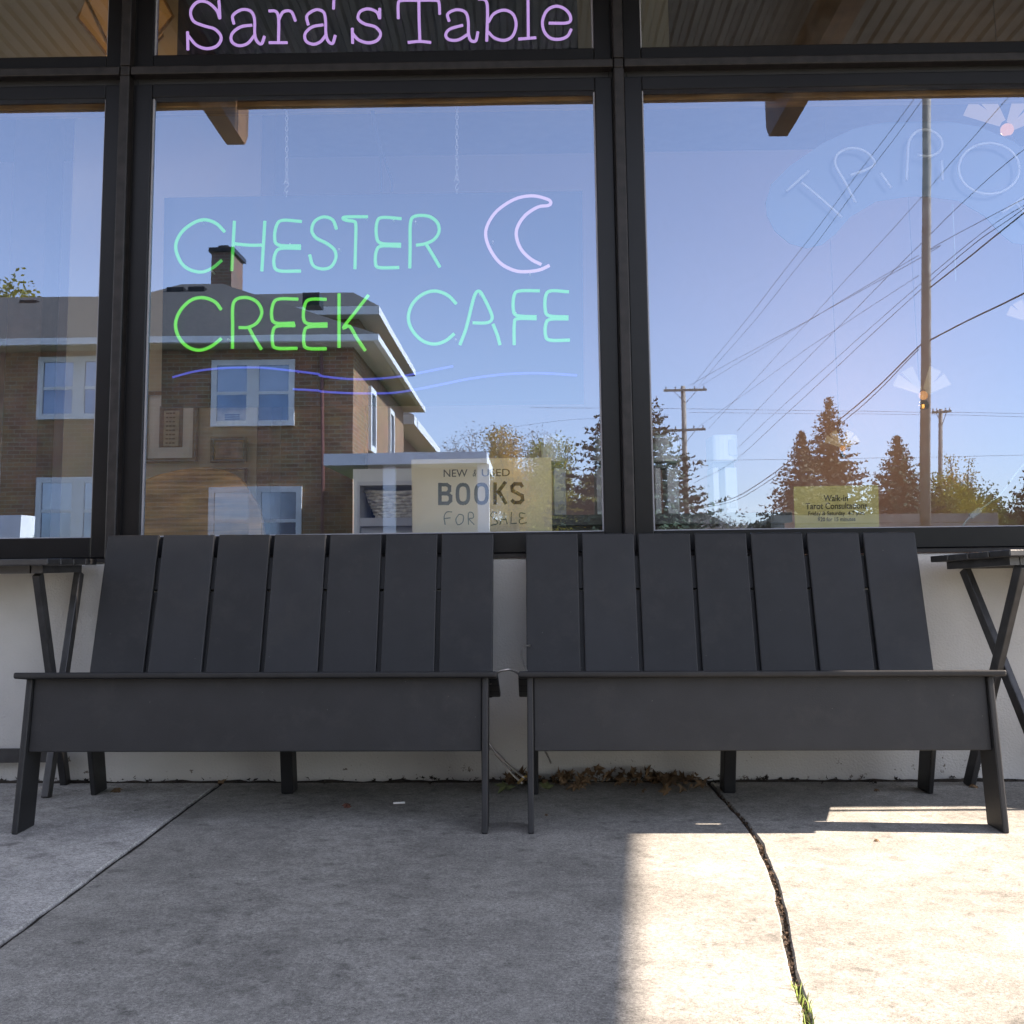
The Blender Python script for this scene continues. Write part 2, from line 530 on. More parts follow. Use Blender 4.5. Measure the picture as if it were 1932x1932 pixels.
class MB:
    def __init__(self, fn=None):
        self.bm = bmesh.new()
        self.fn = fn

    def v(self, p):
        p = Vector(p)
        return self.bm.verts.new(self.fn(p) if self.fn else p)

    def face(self, pts):
        try:
            return self.bm.faces.new([self.v(p) for p in pts])
        except ValueError:
            return None

    def hexa(self, c):
        vs = [self.v(p) for p in c]
        for f in ((0, 3, 2, 1), (4, 5, 6, 7), (0, 1, 5, 4), (1, 2, 6, 5), (2, 3, 7, 6), (3, 0, 4, 7)):
            self.bm.faces.new([vs[i] for i in f])

    def box(self, x0, x1, y0, y1, z0, z1):
        self.hexa([(x0, y0, z0), (x1, y0, z0), (x1, y1, z0), (x0, y1, z0),
                   (x0, y0, z1), (x1, y0, z1), (x1, y1, z1), (x0, y1, z1)])

    def bar(self, p0, p1, w, t, side=(1, 0, 0)):
        """square-cut bar from p0 to p1; w along 'side', t across"""
        p0, p1 = Vector(p0), Vector(p1)
        d = (p1 - p0).normalized()
        s = Vector(side)
        s = (s - d * s.dot(d)).normalized() * w / 2
        u = d.cross(s).normalized() * t / 2
        self.hexa([p0 - s - u, p0 + s - u, p0 + s + u, p0 - s + u,
                   p1 - s - u, p1 + s - u, p1 + s + u, p1 - s + u])

    def prism(self, poly, off):
        """closed polygon pushed along off"""
        off = Vector(off)
        a = [self.v(p) for p in poly]
        b = [self.v(Vector(p) + off) for p in poly]
        n = len(poly)
        self.bm.faces.new(a[::-1])
        self.bm.faces.new(b)
        for i in range(n):
            self.bm.faces.new([a[i], a[(i + 1) % n], b[(i + 1) % n], b[i]])

    def tube(self, pts, r, n=8, closed_caps=True):
        pts = [Vector(p) for p in pts]
        rs = r if isinstance(r, (list, tuple)) else [r] * len(pts)
        t = (pts[1] - pts[0]).normalized()
        a = t.orthogonal().normalized()
        rings = []
        for i, p in enumerate(pts):
            if i == 0:
                d = pts[1] - pts[0]
            elif i == len(pts) - 1:
                d = pts[-1] - pts[-2]
            else:
                d = (pts[i + 1] - pts[i]).normalized() + (pts[i] - pts[i - 1]).normalized()
            if d.length < 1e-9:
                d = t
            t = d.normalized()
            a = (a - t * a.dot(t))
            a = a.normalized() if a.length > 1e-6 else t.orthogonal().normalized()
            b = t.cross(a)
            rings.append([self.v(p + (a * math.cos(2 * math.pi * k / n) + b * math.sin(2 * math.pi * k / n)) * rs[i]) for k in range(n)])
        for i in range(len(rings) - 1):
            for k in range(n):
                self.bm.faces.new([rings[i][k], rings[i][(k + 1) % n], rings[i + 1][(k + 1) % n], rings[i + 1][k]])
        if closed_caps:
            self.bm.faces.new(rings[0][::-1])
            self.bm.faces.new(rings[-1])

    def lathe(self, prof, c, n=20):
        c = Vector(c)
        rings = [[self.v(c + Vector((r * math.cos(2 * math.pi * k / n), r * math.sin(2 * math.pi * k / n), z))) for k in range(n)] for r, z in prof]
        for i in range(len(rings) - 1):
            for k in range(n):
                self.bm.faces.new([rings[i][k], rings[i][(k + 1) % n], rings[i + 1][(k + 1) % n], rings[i + 1][k]])
        self.bm.faces.new(rings[0][::-1])
        self.bm.faces.new(rings[-1])

    def build(self, name, mt, parent=None, bevel=0.0, smooth=False, seg=2, recalc=True):
        bm = self.bm
        if recalc:
            bmesh.ops.recalc_face_normals(bm, faces=bm.faces)
        if bevel:
            es = [e for e in bm.edges if len(e.link_faces) == 2 and e.calc_face_angle(0) > R(25)]
            bmesh.ops.bevel(bm, geom=es, offset=bevel, segments=seg, profile=0.5, affect='EDGES', clamp_overlap=True)
        o0 = world_of(parent)
        if o0.length:
            bmesh.ops.translate(bm, verts=bm.verts, vec=-o0)
        me = bpy.data.meshes.new(name)
        bm.to_mesh(me)
        bm.free()
        me.materials.append(mt)
        if smooth:
            me.polygons.foreach_set('use_smooth', [True] * len(me.polygons))
        o = bpy.data.objects.new(name, me)
        COL.objects.link(o)
        if parent is not None:
            o.parent = parent
        return o


def tag(o, label=None, cat=None, group=None, kind=None):
    if label:
        o['label'] = label
    if cat:
        o['category'] = cat
    if group:
        o['group'] = group
    if kind:
        o['kind'] = kind
    return o


def thing(name, label, cat, loc=(0, 0, 0), group=None):
    o = bpy.data.objects.new(name, None)
    o.empty_display_size = 0.1
    o.location = loc
    COL.objects.link(o)
    return tag(o, label, cat, group)


def copy_tree(o, parent=None):
    c = o.copy()
    COL.objects.link(c)
    if parent is not None:
        c.parent = parent
    for ch in list(o.children):
        copy_tree(ch, c)
    return c


def smooth_path(pts, n=6):
    """Catmull-Rom through the points"""
    pts = [Vector(p) for p in pts]
    if len(pts) < 3:
        return pts
    out = []
    q = [pts[0] * 2 - pts[1]] + pts + [pts[-1] * 2 - pts[-2]]
    for i in range(1, len(q) - 2):
        a, b, c, d = q[i - 1], q[i], q[i + 1], q[i + 2]
        for k in range(n):
            t = k / n
            out.append(0.5 * ((2 * b) + (c - a) * t + (2 * a - 5 * b + 4 * c - d) * t * t + (3 * b - a - 3 * c + d) * t ** 3))
    out.append(pts[-1])
    return out


def text_mesh(name, body, mt, parent, p00, p10, p01, depth=0.0006, bold=0.0, shear=0.0, fit=True):
    """lettering fitted into the parallelogram p00 (lower left), p10 (lower right), p01 (upper left)"""
    cu = bpy.data.curves.new(name, 'FONT')
    cu.body = body
    cu.offset = bold
    cu.shear = shear
    to = bpy.data.objects.new(name, cu)
    COL.objects.link(to)
    bpy.context.view_layer.update()
    dg = bpy.context.evaluated_depsgraph_get()
    me = bpy.data.meshes.new_from_object(to.evaluated_get(dg))
    bpy.data.objects.remove(to)
    xs = [v.co.x for v in me.vertices]
    ys = [v.co.y for v in me.vertices]
    x0, x1, y0, y1 = min(xs), max(xs), min(ys), max(ys)
    p00, ex, ey = Vector(p00), Vector(p10) - Vector(p00), Vector(p01) - Vector(p00)
    o0 = world_of(parent)
    for v in me.vertices:
        v.co = p00 + ex * ((v.co.x - x0) / (x1 - x0)) + ey * ((v.co.y - y0) / (y1 - y0)) - o0
    me.materials.clear()
    me.materials.append(mt)
    o = bpy.data.objects.new(name, me)
    COL.objects.link(o)
    o.parent = parent
    return o


# ================================================================== ground
def jx_right(y):                                   # the right-hand joint, bending towards the street
    t = max(0.0, (-0.72 - y) / 1.15)
    return 0.570 - 0.19 * t * t / (t + 0.18) + 0.003 * math.sin(y * 9) + 0.002 * math.sin(y * 31)


pv = MB()
YK = -4.6                                          # kerb line
ys = [-0.035 - i * (4.565 / 60) for i in range(61)]


def slab(mb, xl, xr, z0=-0.05):
    rows = []
    for y in ys:
        a, b = xl(y), xr(y)
        jl, jr = random.uniform(-0.0025, 0.0025), random.uniform(-0.0025, 0.0025)
        a, b = a + jl, b + jr
        rows.append([mb.v((a, y, z0)), mb.v((a + 0.0005, y, gz(a) - 0.005)), mb.v((a + 0.004, y, gz(a))),
                     mb.v((b - 0.004, y, gz(b))), mb.v((b - 0.0005, y, gz(b) - 0.005)), mb.v((b, y, z0))])
    for i in range(len(rows) - 1):
        for k in range(5):
            mb.bm.faces.new([rows[i][k], rows[i + 1][k], rows[i + 1][k + 1], rows[i][k + 1]])
    mb.bm.faces.new(rows[0])
    mb.bm.faces.new(rows[-1][::-1])


pv2 = MB()
slab(pv, lambda y: -0.948, lambda y: jx_right(y) - 0.0052)
slab(pv, lambda y: jx_right(y) + 0.0052, lambda y: 2.6)
slab(pv, lambda y: 2.62, lambda y: 6.0)
slab(pv, lambda y: 6.02, lambda y: 14.0)
tag(pv.build('sidewalk', CONC), kind='structure')
slab(pv2, lambda y: -2.6, lambda y: -0.961)
slab(pv2, lambda y: -5.0, lambda y: -2.62)
slab(pv2, lambda y: -14.0, lambda y: -5.02)
tag(pv2.build('sidewalk_left', CONC2), kind='structure').name = 'sidewalk'
g = MB()
for k in range(28):
    xa_ = -14 + k
    g.hexa([(xa_, YK, -0.4), (xa_ + 1, YK, -0.4), (xa_ + 1, -0.0145, -0.4), (xa_, -0.0145, -0.4),
            (xa_, YK, gz(xa_) - 0.008), (xa_ + 1, YK, gz(xa_ + 1) - 0.008), (xa_ + 1, -0.0145, gz(xa_ + 1) - 0.008), (xa_, -0.0145, gz(xa_) - 0.008)])
tag(g.build('sidewalk_bed', DIRT), kind='structure')
# the far joint lines and the dirt bed stay just under the slab edges
g = MB()
g.box(-14, 14, YK - 0.15, YK - 0.004, -0.4, 0.0)
tag(g.build('kerb', CONC2, bevel=0.015), kind='structure')
g = MB()
g.face([(-300, YK - 0.15, -0.13), (300, YK - 0.15, -0.13), (300, -12.6, -0.13), (-300, -12.6, -0.13)])
tag(g.build('road', ASPH), kind='structure')
g = MB()
g.face([(-600, -900, -0.14), (600, -900, -0.14), (600, 400, -0.14), (-600, 400, -0.14)])
tag(g.build('ground', LAWN), kind='structure')

# ================================================================== cafe building
cafe = thing('cafe_building', 'grey stucco cafe front with black metal framed plate glass windows', 'building', (0, 0, 0))
ZW = on_y(950, 1053, -0.012).z                     # top of the stucco
ZP0 = on_y(1000, 1004, 0).z                        # bottom of the panes
ZP1 = on_y(700, 177, 0).z                          # top of the lower panes
ZT0, ZT1 = on_y(700, 133, -0.04).z, on_y(700, 117, -0.04).z
ZU0 = on_y(700, 97, 0).z
ZU1 = ZU0 + 0.62
XL = on_y(222, 560, -0.04).x
XR = on_y(1177, 520, -0.04).x
BAYW = XR - XL
PANE_L = on_y(276, 560, 0).x - XL
PANE_R = XR - on_y(1130, 520, 0).x
print('ZW %.3f ZP0 %.3f ZP1 %.3f ZT %.3f %.3f ZU0 %.3f XL %.3f XR %.3f' % (ZW, ZP0, ZP1, ZT0, ZT1, ZU0, XL, XR), PANE_L, PANE_R)
XS = [XL - BAYW, XL, XR, XR + BAYW]
sw = MB()
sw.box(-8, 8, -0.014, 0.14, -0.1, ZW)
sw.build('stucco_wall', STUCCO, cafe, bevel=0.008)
sw = MB()
sw.box(-8, XS[0] - 0.06, -0.014, 0.14, ZW + 0.001, 3.6)
sw.build('side_wall', STUCCO, cafe)
sw = MB()
sw.box(XS[3] + 0.06, 8, -0.014, 0.14, ZW + 0.001, 3.6)
sw.build('side_wall', STUCCO, cafe)
sw = MB()
sw.box(XS[0] - 0.06, XS[3] + 0.06, -0.014, 0.14, ZU1 + 0.1, 3.6)
sw.build('lintel', STUCCO, cafe)
sw = MB()
sw.box(2.75, 3.3, -0.345, -0.0145, -0.1, 3.22)
sw.build('pier', STUCCO, cafe, bevel=0.01)
sw = MB()
sw.tube([(2.78, -0.395, -0.02), (2.78, -0.395, 3.0)], 0.012, 10)
sw.build('downspout', FRAME, cafe)
fl = MB()
fl.box(XS[0], XS[3], -0.020, 0.05, ZW + 0.001, ZW + 0.012)
fl.box(XS[0], XS[3], -0.012, 0.05, ZW + 0.0125, ZP0 - 0.068)
fl.build('sill_flashing', FRAMEW, cafe)
bk = MB()
for x in XS:
    bk.box(x - 0.03, x + 0.03, 0.005, 0.06, ZW + 0.012, ZU1 + 0.1)
for i in range(3):
    bk.box(XS[i] + 0.031, XS[i + 1] - 0.031, 0.005, 0.06, ZP1 + 0.02, ZU0 - 0.02)
bk.build('frame_core', GAP, cafe)
for i, x in enumerate(XS):
    mu = MB()
    mu.box(x - 0.017, x + 0.017, -0.042, 0.004, ZW + 0.012, ZT0 - 0.002)
    mu.box(x - 0.017, x + 0.017, -0.042, 0.004, ZT1 + 0.002, ZU1 + 0.1)
    mu.box(x - 0.016, x + 0.016, -0.040, 0.004, ZT0 - 0.002, ZT1 + 0.002)
    mu.build('mullion', FRAMEW, cafe, bevel=0.004)
for i in range(3):
    tr = MB()
    tr.box(XS[i] + 0.019, XS[i + 1] - 0.019, -0.040, 0.004, ZT0, ZT1)
    tr.build('transom', FRAMEW, cafe, bevel=0.004)


def shop_window(x0, x1, z0, z1, zo0, zo1, lab=None):
    """frame ring between the outer (bar to bar) and the glass opening, with its pane"""
    xo0, xo1 = x0 - PANE_L + 0.020, x1 + PANE_R - 0.020
    f = MB()
    f.box(xo0, x0, 0.0, 0.05, zo0, zo1)
    f.box(x1, xo1, 0.0, 0.05, zo0, zo1)
    f.box(x0 + 0.0002, x1 - 0.0002, 0.0005, 0.05, zo0, z0)
    f.box(x0 + 0.0002, x1 - 0.0002, 0.0005, 0.05, z1, zo1)
    wf = f.build('window', FRAME, cafe, bevel=0.003)
    s = MB()
    e = 0.005
    s.box(x0 + 0.0005, x0 + e, 0.012, 0.03, z0, z1)
    s.box(x1 - e, x1 - 0.0005, 0.012, 0.03, z0, z1)
    s.box(x0 + e, x1 - e, 0.012, 0.03, z0, z0 + e * 0.6)
    s.build('glazing_bead', SEAL, wf)
    p = MB()
    p.face([(x0 + 0.001, YG, z0), (x1 - 0.001, YG, z0), (x1 - 0.001, YG, z1), (x0 + 0.001, YG, z1)])
    p.build('pane', GLASS, wf)
    tr_ = MB()
    tr_.box(x0 - 0.03, x1 + 0.03, 0.052, 0.11, z1 - 0.010, z1 + 0.05)
    return wf


for i in range(3):
    a, b = XS[i] + PANE_L, XS[i + 1] - PANE_R
    shop_window(a, b, ZP0, ZP1, ZP0 - 0.066, ZT0 - 0.018)
    shop_window(a, b, ZU0, ZU1, ZT1 + 0.010, ZU1 + 0.06)

# room behind the glass
room = MB()
room.box(-7.5, 7.5, 3.6, 3.7, 0, 3.4)
room.build('interior_wall', WALLGREY, cafe)
room = MB()
room.box(-7.6, -7.5, 0.14, 3.6, 0, 3.4)
room.build('interior_side_wall', WALLIN, cafe)
room = MB()
room.box(7.5, 7.6, 0.14, 3.6, 0, 3.4)
room.build('interior_side_wall', WALLIN, cafe)
room = MB()
room.box(-7.5, 7.5, 0.14, 3.6, -0.05, 0.05)
room.build('interior_floor', FLOORIN, cafe)
room = MB()
room.box(-7.6, 7.6, 0.14, 3.7, 3.4, 3.5)
room.build('interior_ceiling', mat('ceiling_dark', (0.085, 0.07, 0.05), 0.8, 0.2), cafe)
rf = MB()
rf.box(-8, 8, -0.02, 3.9, 3.6, 3.8)
rf.build('roof', FRAME, cafe)
led = MB()
led.box(XS[0] - 0.05, XS[3] + 0.05, 0.062, 0.14, ZW + 0.002, ZP0 - 0.02)
led.build('interior_sill', WOODDK, cafe)
# head trim of wood seen at the top of the panes
hd = MB()
for i in range(3):
    hd.box(XS[i] + 0.05, XS[i + 1] - 0.05, 0.062, 0.14, ZP1 - 0.012, ZU0 + 0.0)
hd.build('interior_head_trim', WOODLT, cafe)
pa = MB()
x0, x1 = on_y(120, 800, 1.3).x, on_y(485, 800, 1.3).x
pa.box(x0, x1, 1.3, 1.38, 0.05, 3.4)
pa.build('interior_partition', WALLIN, cafe)
pa = MB()
pa.box(x1 + 0.002, on_y(516, 800, 1.34).x, 1.30, 1.5, 0.05, 3.4)
pa.build('interior_post', WOODDK, cafe)
pa = MB()
pa.box(on_y(20, 800, 1.5).x, on_y(85, 800, 1.5).x, 1.42, 1.6, 0.05, 3.4)
pa.build('interior_post', WOODDK, cafe)
pa = MB()
pa.box(on_y(520, 800, 3.2).x, on_y(690, 800, 3.2).x, 3.2, 3.3, 0.05, 2.4)
pa.build('interior_partition', WOODDK, cafe)

# canopy over the pavement
can = thing('canopy', 'corrugated metal canopy on brown timber rafters over the pavement', 'canopy', (0, 0, 3.0))
YC = -1.98
fz = street(far(1500, 186, 3.63 + 0.02 - YC)).z
print('fascia z', fz)
XE = 4.17
d = MB()
nx = 220
xa = -6.0
for i in range(nx):
    for part in ((0, 0.02), (1, 0)):
        pass
prof = []
pitchc = 0.076
x = xa
while x < XE - 0.45:
    prof += [(x, 0), (x + 0.022, 0), (x + 0.034, 0.018), (x + 0.060, 0.018), (x + 0.072, 0)]
    x += pitchc
for i in range(len(prof) - 1):
    (xx0, h0), (xx1, h1) = prof[i], prof[i + 1]
    d.face([(xx0, YC + 0.02, fz + 0.10 + h0), (xx1, YC + 0.02, fz + 0.10 + h1), (xx1, -0.05, fz + 0.16 + h1), (xx0, -0.05, fz + 0.16 + h0)])
d.build('roof_deck', ROOFM, can, recalc=False)
zb_end = 2.956
d = MB()
xlast = prof[-1][0]
d.prism([(-6, YC + 0.02, fz + 0.125), (xlast, YC + 0.02, fz + 0.125), (xlast, -0.05, fz + 0.185), (-6, -0.05, fz + 0.185)], (0, 0, 0.03))
d.build('roof_cover', FRAME, can)
d = MB()
d.box(-6, XE - 0.11, YC - 0.03, YC, fz, fz + 0.15)
d.build('fascia', WOOD, can)
d = MB()
d.prism([(xlast + 0.002, YC + 0.001, zb_end), (XE - 0.11, YC + 0.001, zb_end), (XE + 0.10, -0.05, zb_end), (xlast + 0.002, -0.05, zb_end)], (0, 0, fz + 0.17 - zb_end))
d.build('end_panel', WOOD, can)
dv = 3.63 + 0.02 + 2.24
r1, r2 = far(1462, 240, dv), far(452, 240, dv)
sp_ = r1.x - r2.x
zt = far(1440, 187, dv).z
zb = far(1440, 266, dv).z
print('rafter', r1.x, r2.x, zt, zb)
for k in range(-2, 1):
    xr = r1.x + k * sp_
    for a, b in ((YC - 0.035 - 0.22, YC - 0.031), (YC + 0.001, -0.06)):
        d = MB()
        if a < YC - 0.1:
            poly = [(xr - 0.05, b, zb), (xr - 0.05, b, fz + 0.09), (xr - 0.05, a, fz + 0.09), (xr - 0.05, a, zb + 0.07), (xr - 0.05, a + 0.06, zb)]
            tail = poly
        else:
            poly2 = [(xr - 0.05, b, zb + 0.06), (xr - 0.05, b, fz + 0.15), (xr - 0.05, a, fz + 0.098), (xr - 0.05, a, zb)]
    d = MB()
    d.prism(tail, (0.10, 0, 0))
    d.prism(poly2, (0.10, 0, 0))
    d.box(xr - 0.05, xr + 0.05, YC - 0.031, YC + 0.001, zb, fz - 0.001)
    d.build('rafter', WOOD, can)

# ================================================================== benches
def make_bench():
    W = 1.25
    root = thing('slatted_bench', '', 'bench')
    h = W / 2
    hin = h - 0.023                                 # outer face of the legs
    # seat cap and seat, sloping back
    s = MB()
    zc = 0.402
    prof = [(0.0, zc - 0.016), (0.0, zc), (0.09, zc - 0.010), (0.46, zc - 0.10), (0.456, zc - 0.118), (0.09, zc - 0.028)]
    s.prism([(-h, y, z) for y, z in prof[:2]] + [(-h, 0.097, zc - 0.011), (-h, 0.097, zc - 0.029)], (W, 0, 0))
    s.build('seat_cap', HDPE, root, bevel=0.005, seg=3)
    yy = 0.1065
    for k in range(3):
        y0, y1 = yy + k * 0.1165, yy + k * 0.1165 + 0.1164
        z0, z1 = zc - 0.014 - (y0 - 0.105) * 0.25, zc - 0.014 - (y1 - 0.105) * 0.25
        q = MB()
        q.prism([(-h + 0.0, y0, z0 - 0.018), (-h, y0, z0), (-h, y1, z1), (-h, y1, z1 - 0.018)], (W, 0, 0))
        q.build('seat_slat', HDPE, root, bevel=0.004)
    for xa_, xb_ in ((-hin + 0.04, 0.285), (0.372, hin - 0.04)):  # added battens block the sun behind the cap; their break passes one streak
        q = MB()
        q.box(xa_, xb_, 0.075, 0.135, zc - 0.056, zc - 0.037)
        q.build('sun_block_batten', HDPE, root)
    # apron between the front legs
    a = MB()
    a.prism([(-hin + 0.0165, 0.040, zc - 0.017), (-hin + 0.0165, 0.058, zc - 0.017), (-hin + 0.0165, 0.040, 0.197), (-hin + 0.0165, 0.022, 0.197)],
            (2 * hin - 0.033, 0, 0))
    a.build('apron', HDPE, root, bevel=0.003)
    # front legs, slabs leaning forward
    for sx in (-1, 1):
        l = MB()
        x = sx * hin if sx < 0 else hin - 0.016
        l.prism([(x, -0.018, 0), (x, 0.085, 0), (x, 0.13, zc - 0.034), (x, 0.028, zc - 0.0172)], (0.016, 0, 0))
        l.build('front_leg', HDPE, root, bevel=0.004, seg=3)
        r_ = MB()
        xi = x + (0.017 if sx < 0 else -0.017)
        r_.prism([(xi, 0.460, 0), (xi, 0.555, 0), (xi, 0.46, 0.33), (xi, 0.36, 0.30), ], (0.016, 0, 0))
        r_.build('rear_leg', HDPE, root, bevel=0.004)
        rl = MB()
        rl.prism([(xi, 0.13, 0.31), (xi, 0.40, 0.24), (xi, 0.40, 0.275), (xi, 0.13, 0.355)], (0.016, 0, 0))
        rl.build('side_rail', HDPE, root)
    c = MB()
    c.prism([(-0.025, 0.475, 0), (-0.025, 0.545, 0), (-0.025, 0.46, 0.30), (-0.025, 0.40, 0.28)], (0.036, 0, 0))
    c.build('centre_leg', HDPE, root, bevel=0.004)
    # back of seven boards
    n, gap = 7, 0.0125
    tw = W - 0.046
    bw = (tw - gap * (n - 1)) / n
    b0, b1 = Vector((0, 0.437, 0.285)), Vector((0, 0.562, 0.770))
    up = (b1 - b0).normalized()
    nr = Vector((0, up.z, -up.y))
    for k in range(n):
        x0 = -tw / 2 + k * (bw + gap)
        q = MB()
        q.prism([(x0, *(b0).yz), (x0, *(b1).yz), (x0, *(b1 + nr * 0.018).yz), (x0, *(b0 + nr * 0.018).yz)], (bw, 0, 0))
        q.build('back_slat', HDPE, root, bevel=0.004)
    for t0, t1 in ((0.66, 0.86), (0.06, 0.645)):  # lower rail is heightened to stand in for shade in the slat gaps
        q = MB()
        p0, p1 = b0.lerp(b1, t0) + nr * 0.0185, b0.lerp(b1, t1) + nr * 0.0185
        q.prism([(-tw / 2 + 0.03, *p0.yz), (-tw / 2 + 0.03, *p1.yz), (-tw / 2 + 0.03, *(p1 + nr * 0.018).yz), (-tw / 2 + 0.03, *(p0 + nr * 0.018).yz)], (tw - 0.06, 0, 0))
        q.build('back_rail', HDPE, root)
    return root


bench = make_bench()
YB = -0.680
bl = on_y(22, 1268, YB), on_y(935, 1268, YB)
br = on_y(975, 1268, YB), on_y(1897, 1258, YB)
print('bench x', bl, br)
xc1, xc2 = (bl[0].x + bl[1].x) / 2, (br[0].x + br[1].x) / 2
b2 = copy_tree(bench)
for o, xc, wd, lab in ((bench, xc1, bl[1].x - bl[0].x, 'charcoal slatted lounge bench nearest the joint on its left, under the lit green sign'),
                       (b2, xc2, br[1].x - br[0].x, 'charcoal slatted lounge bench with a sunlit patch on the ground beneath its seat')):
    o.location = (xc, YB, gz(xc))
    o.rotation_euler = (0, 0.0085, 0)
    o.scale = (wd / 1.25, 1, 1)
    tag(o, lab, None, 'charcoal benches against the cafe wall')

# ================================================================== folding tables
def make_table(D_, la, lb, label, L_=0.62, xos=(0.075, 0.050)):
    """folding table: crossed legs at each end, boards on top; local x along its length, y to the wall, top at 0.70"""
    root = thing('folding_table', label, 'table', (0, 0, 0), 'black folding tables beside the benches')
    nb = 4
    bw = (D_ - 0.006 * (nb - 1)) / nb
    zt = 0.70
    t = MB()
    for k in range(nb):
        y0 = -D_ / 2 + k * (bw + 0.006)
        t.box(-L_ / 2, L_ / 2, y0, y0 + bw, zt - 0.019, zt)
    t.build('tabletop', TABLEP, root, bevel=0.003)
    ap = MB()
    for sx in (-1, 1):
        ap.box(sx * (L_ / 2 - 0.052) - 0.016, sx * (L_ / 2 - 0.052) + 0.016, -D_ / 2 + 0.05, D_ / 2 - 0.03, zt - 0.042, zt - 0.0195)
    ap.box(-L_ / 2 + 0.075, L_ / 2 - 0.075, D_ / 2 - 0.06, D_ / 2 - 0.035, zt - 0.042, zt - 0.0195)
    ap.box(-L_ / 2 + 0.075, L_ / 2 - 0.075, -D_ / 2 + 0.055, -D_ / 2 + 0.08, zt - 0.042, zt - 0.0195)
    ap.build('top_frame', TABLEP, root)
    for sx in (-1, 1):
        for (xo, (ya, yb)) in ((xos[0], la), (xos[1], lb)):
            l = MB()
            x = sx * (L_ / 2 - xo)
            l.bar((x, ya, zt - 0.043), (x, yb, 0.004), 0.022, 0.034)
            l.build('leg', TABLEP, root, bevel=0.003)
    return root


tab = make_table(0.37, (-0.075, 0.185), (0.17, -0.015), 'black folding table behind the left end of the bench that stands under the green sign')
st_ = MB()
st_.bar((-0.24, 0.172, 0.095), (0.234, 0.172, 0.095), 0.042, 0.012, (0, 0, 1))
st_.build('stretcher', TABLEP, tab)
tab.location = (-1.36 - 0.31, -0.235, gz(-1.5) - 0.005)
tl = make_table(0.37, (0.16, -0.154), (-0.128, 0.20), 'black folding table by the wall, its crossed legs showing beyond the sunlit bench', 0.42, (0.103, 0.078))
bo = MB()
bo.tube([(-0.118, 0.02, 0.345), (-0.128, 0.02, 0.345)], 0.007, 8)
bo.build('bolt', STEELW, tl)
tl.location = (1.53, -0.244, gz(1.6) + 0.006)
tl.rotation_euler = (R(-2.6), 0, R(15))

# ================================================================== neon signs
def path_px(pts, y, n=5, sm=True):
    v = [on_y(a, b, y) for a, b in pts]
    return smooth_path(v, n) if sm else v


def c1(p): return [(x * 0.3338, y * 0.3338) for x, y in p]
def c2(p): return [(604.6 + x * 0.3338, y * 0.3338) for x, y in p]
def c3(p): return [(1142 + x * 0.409, y * 0.409) for x, y in p]
def c4(p): return [(x * 0.3338, 503.9 + y * 0.3338) for x, y in p]
def c5(p): return [(604.6 + x * 0.3338, 503.9 + y * 0.3338) for x, y in p]


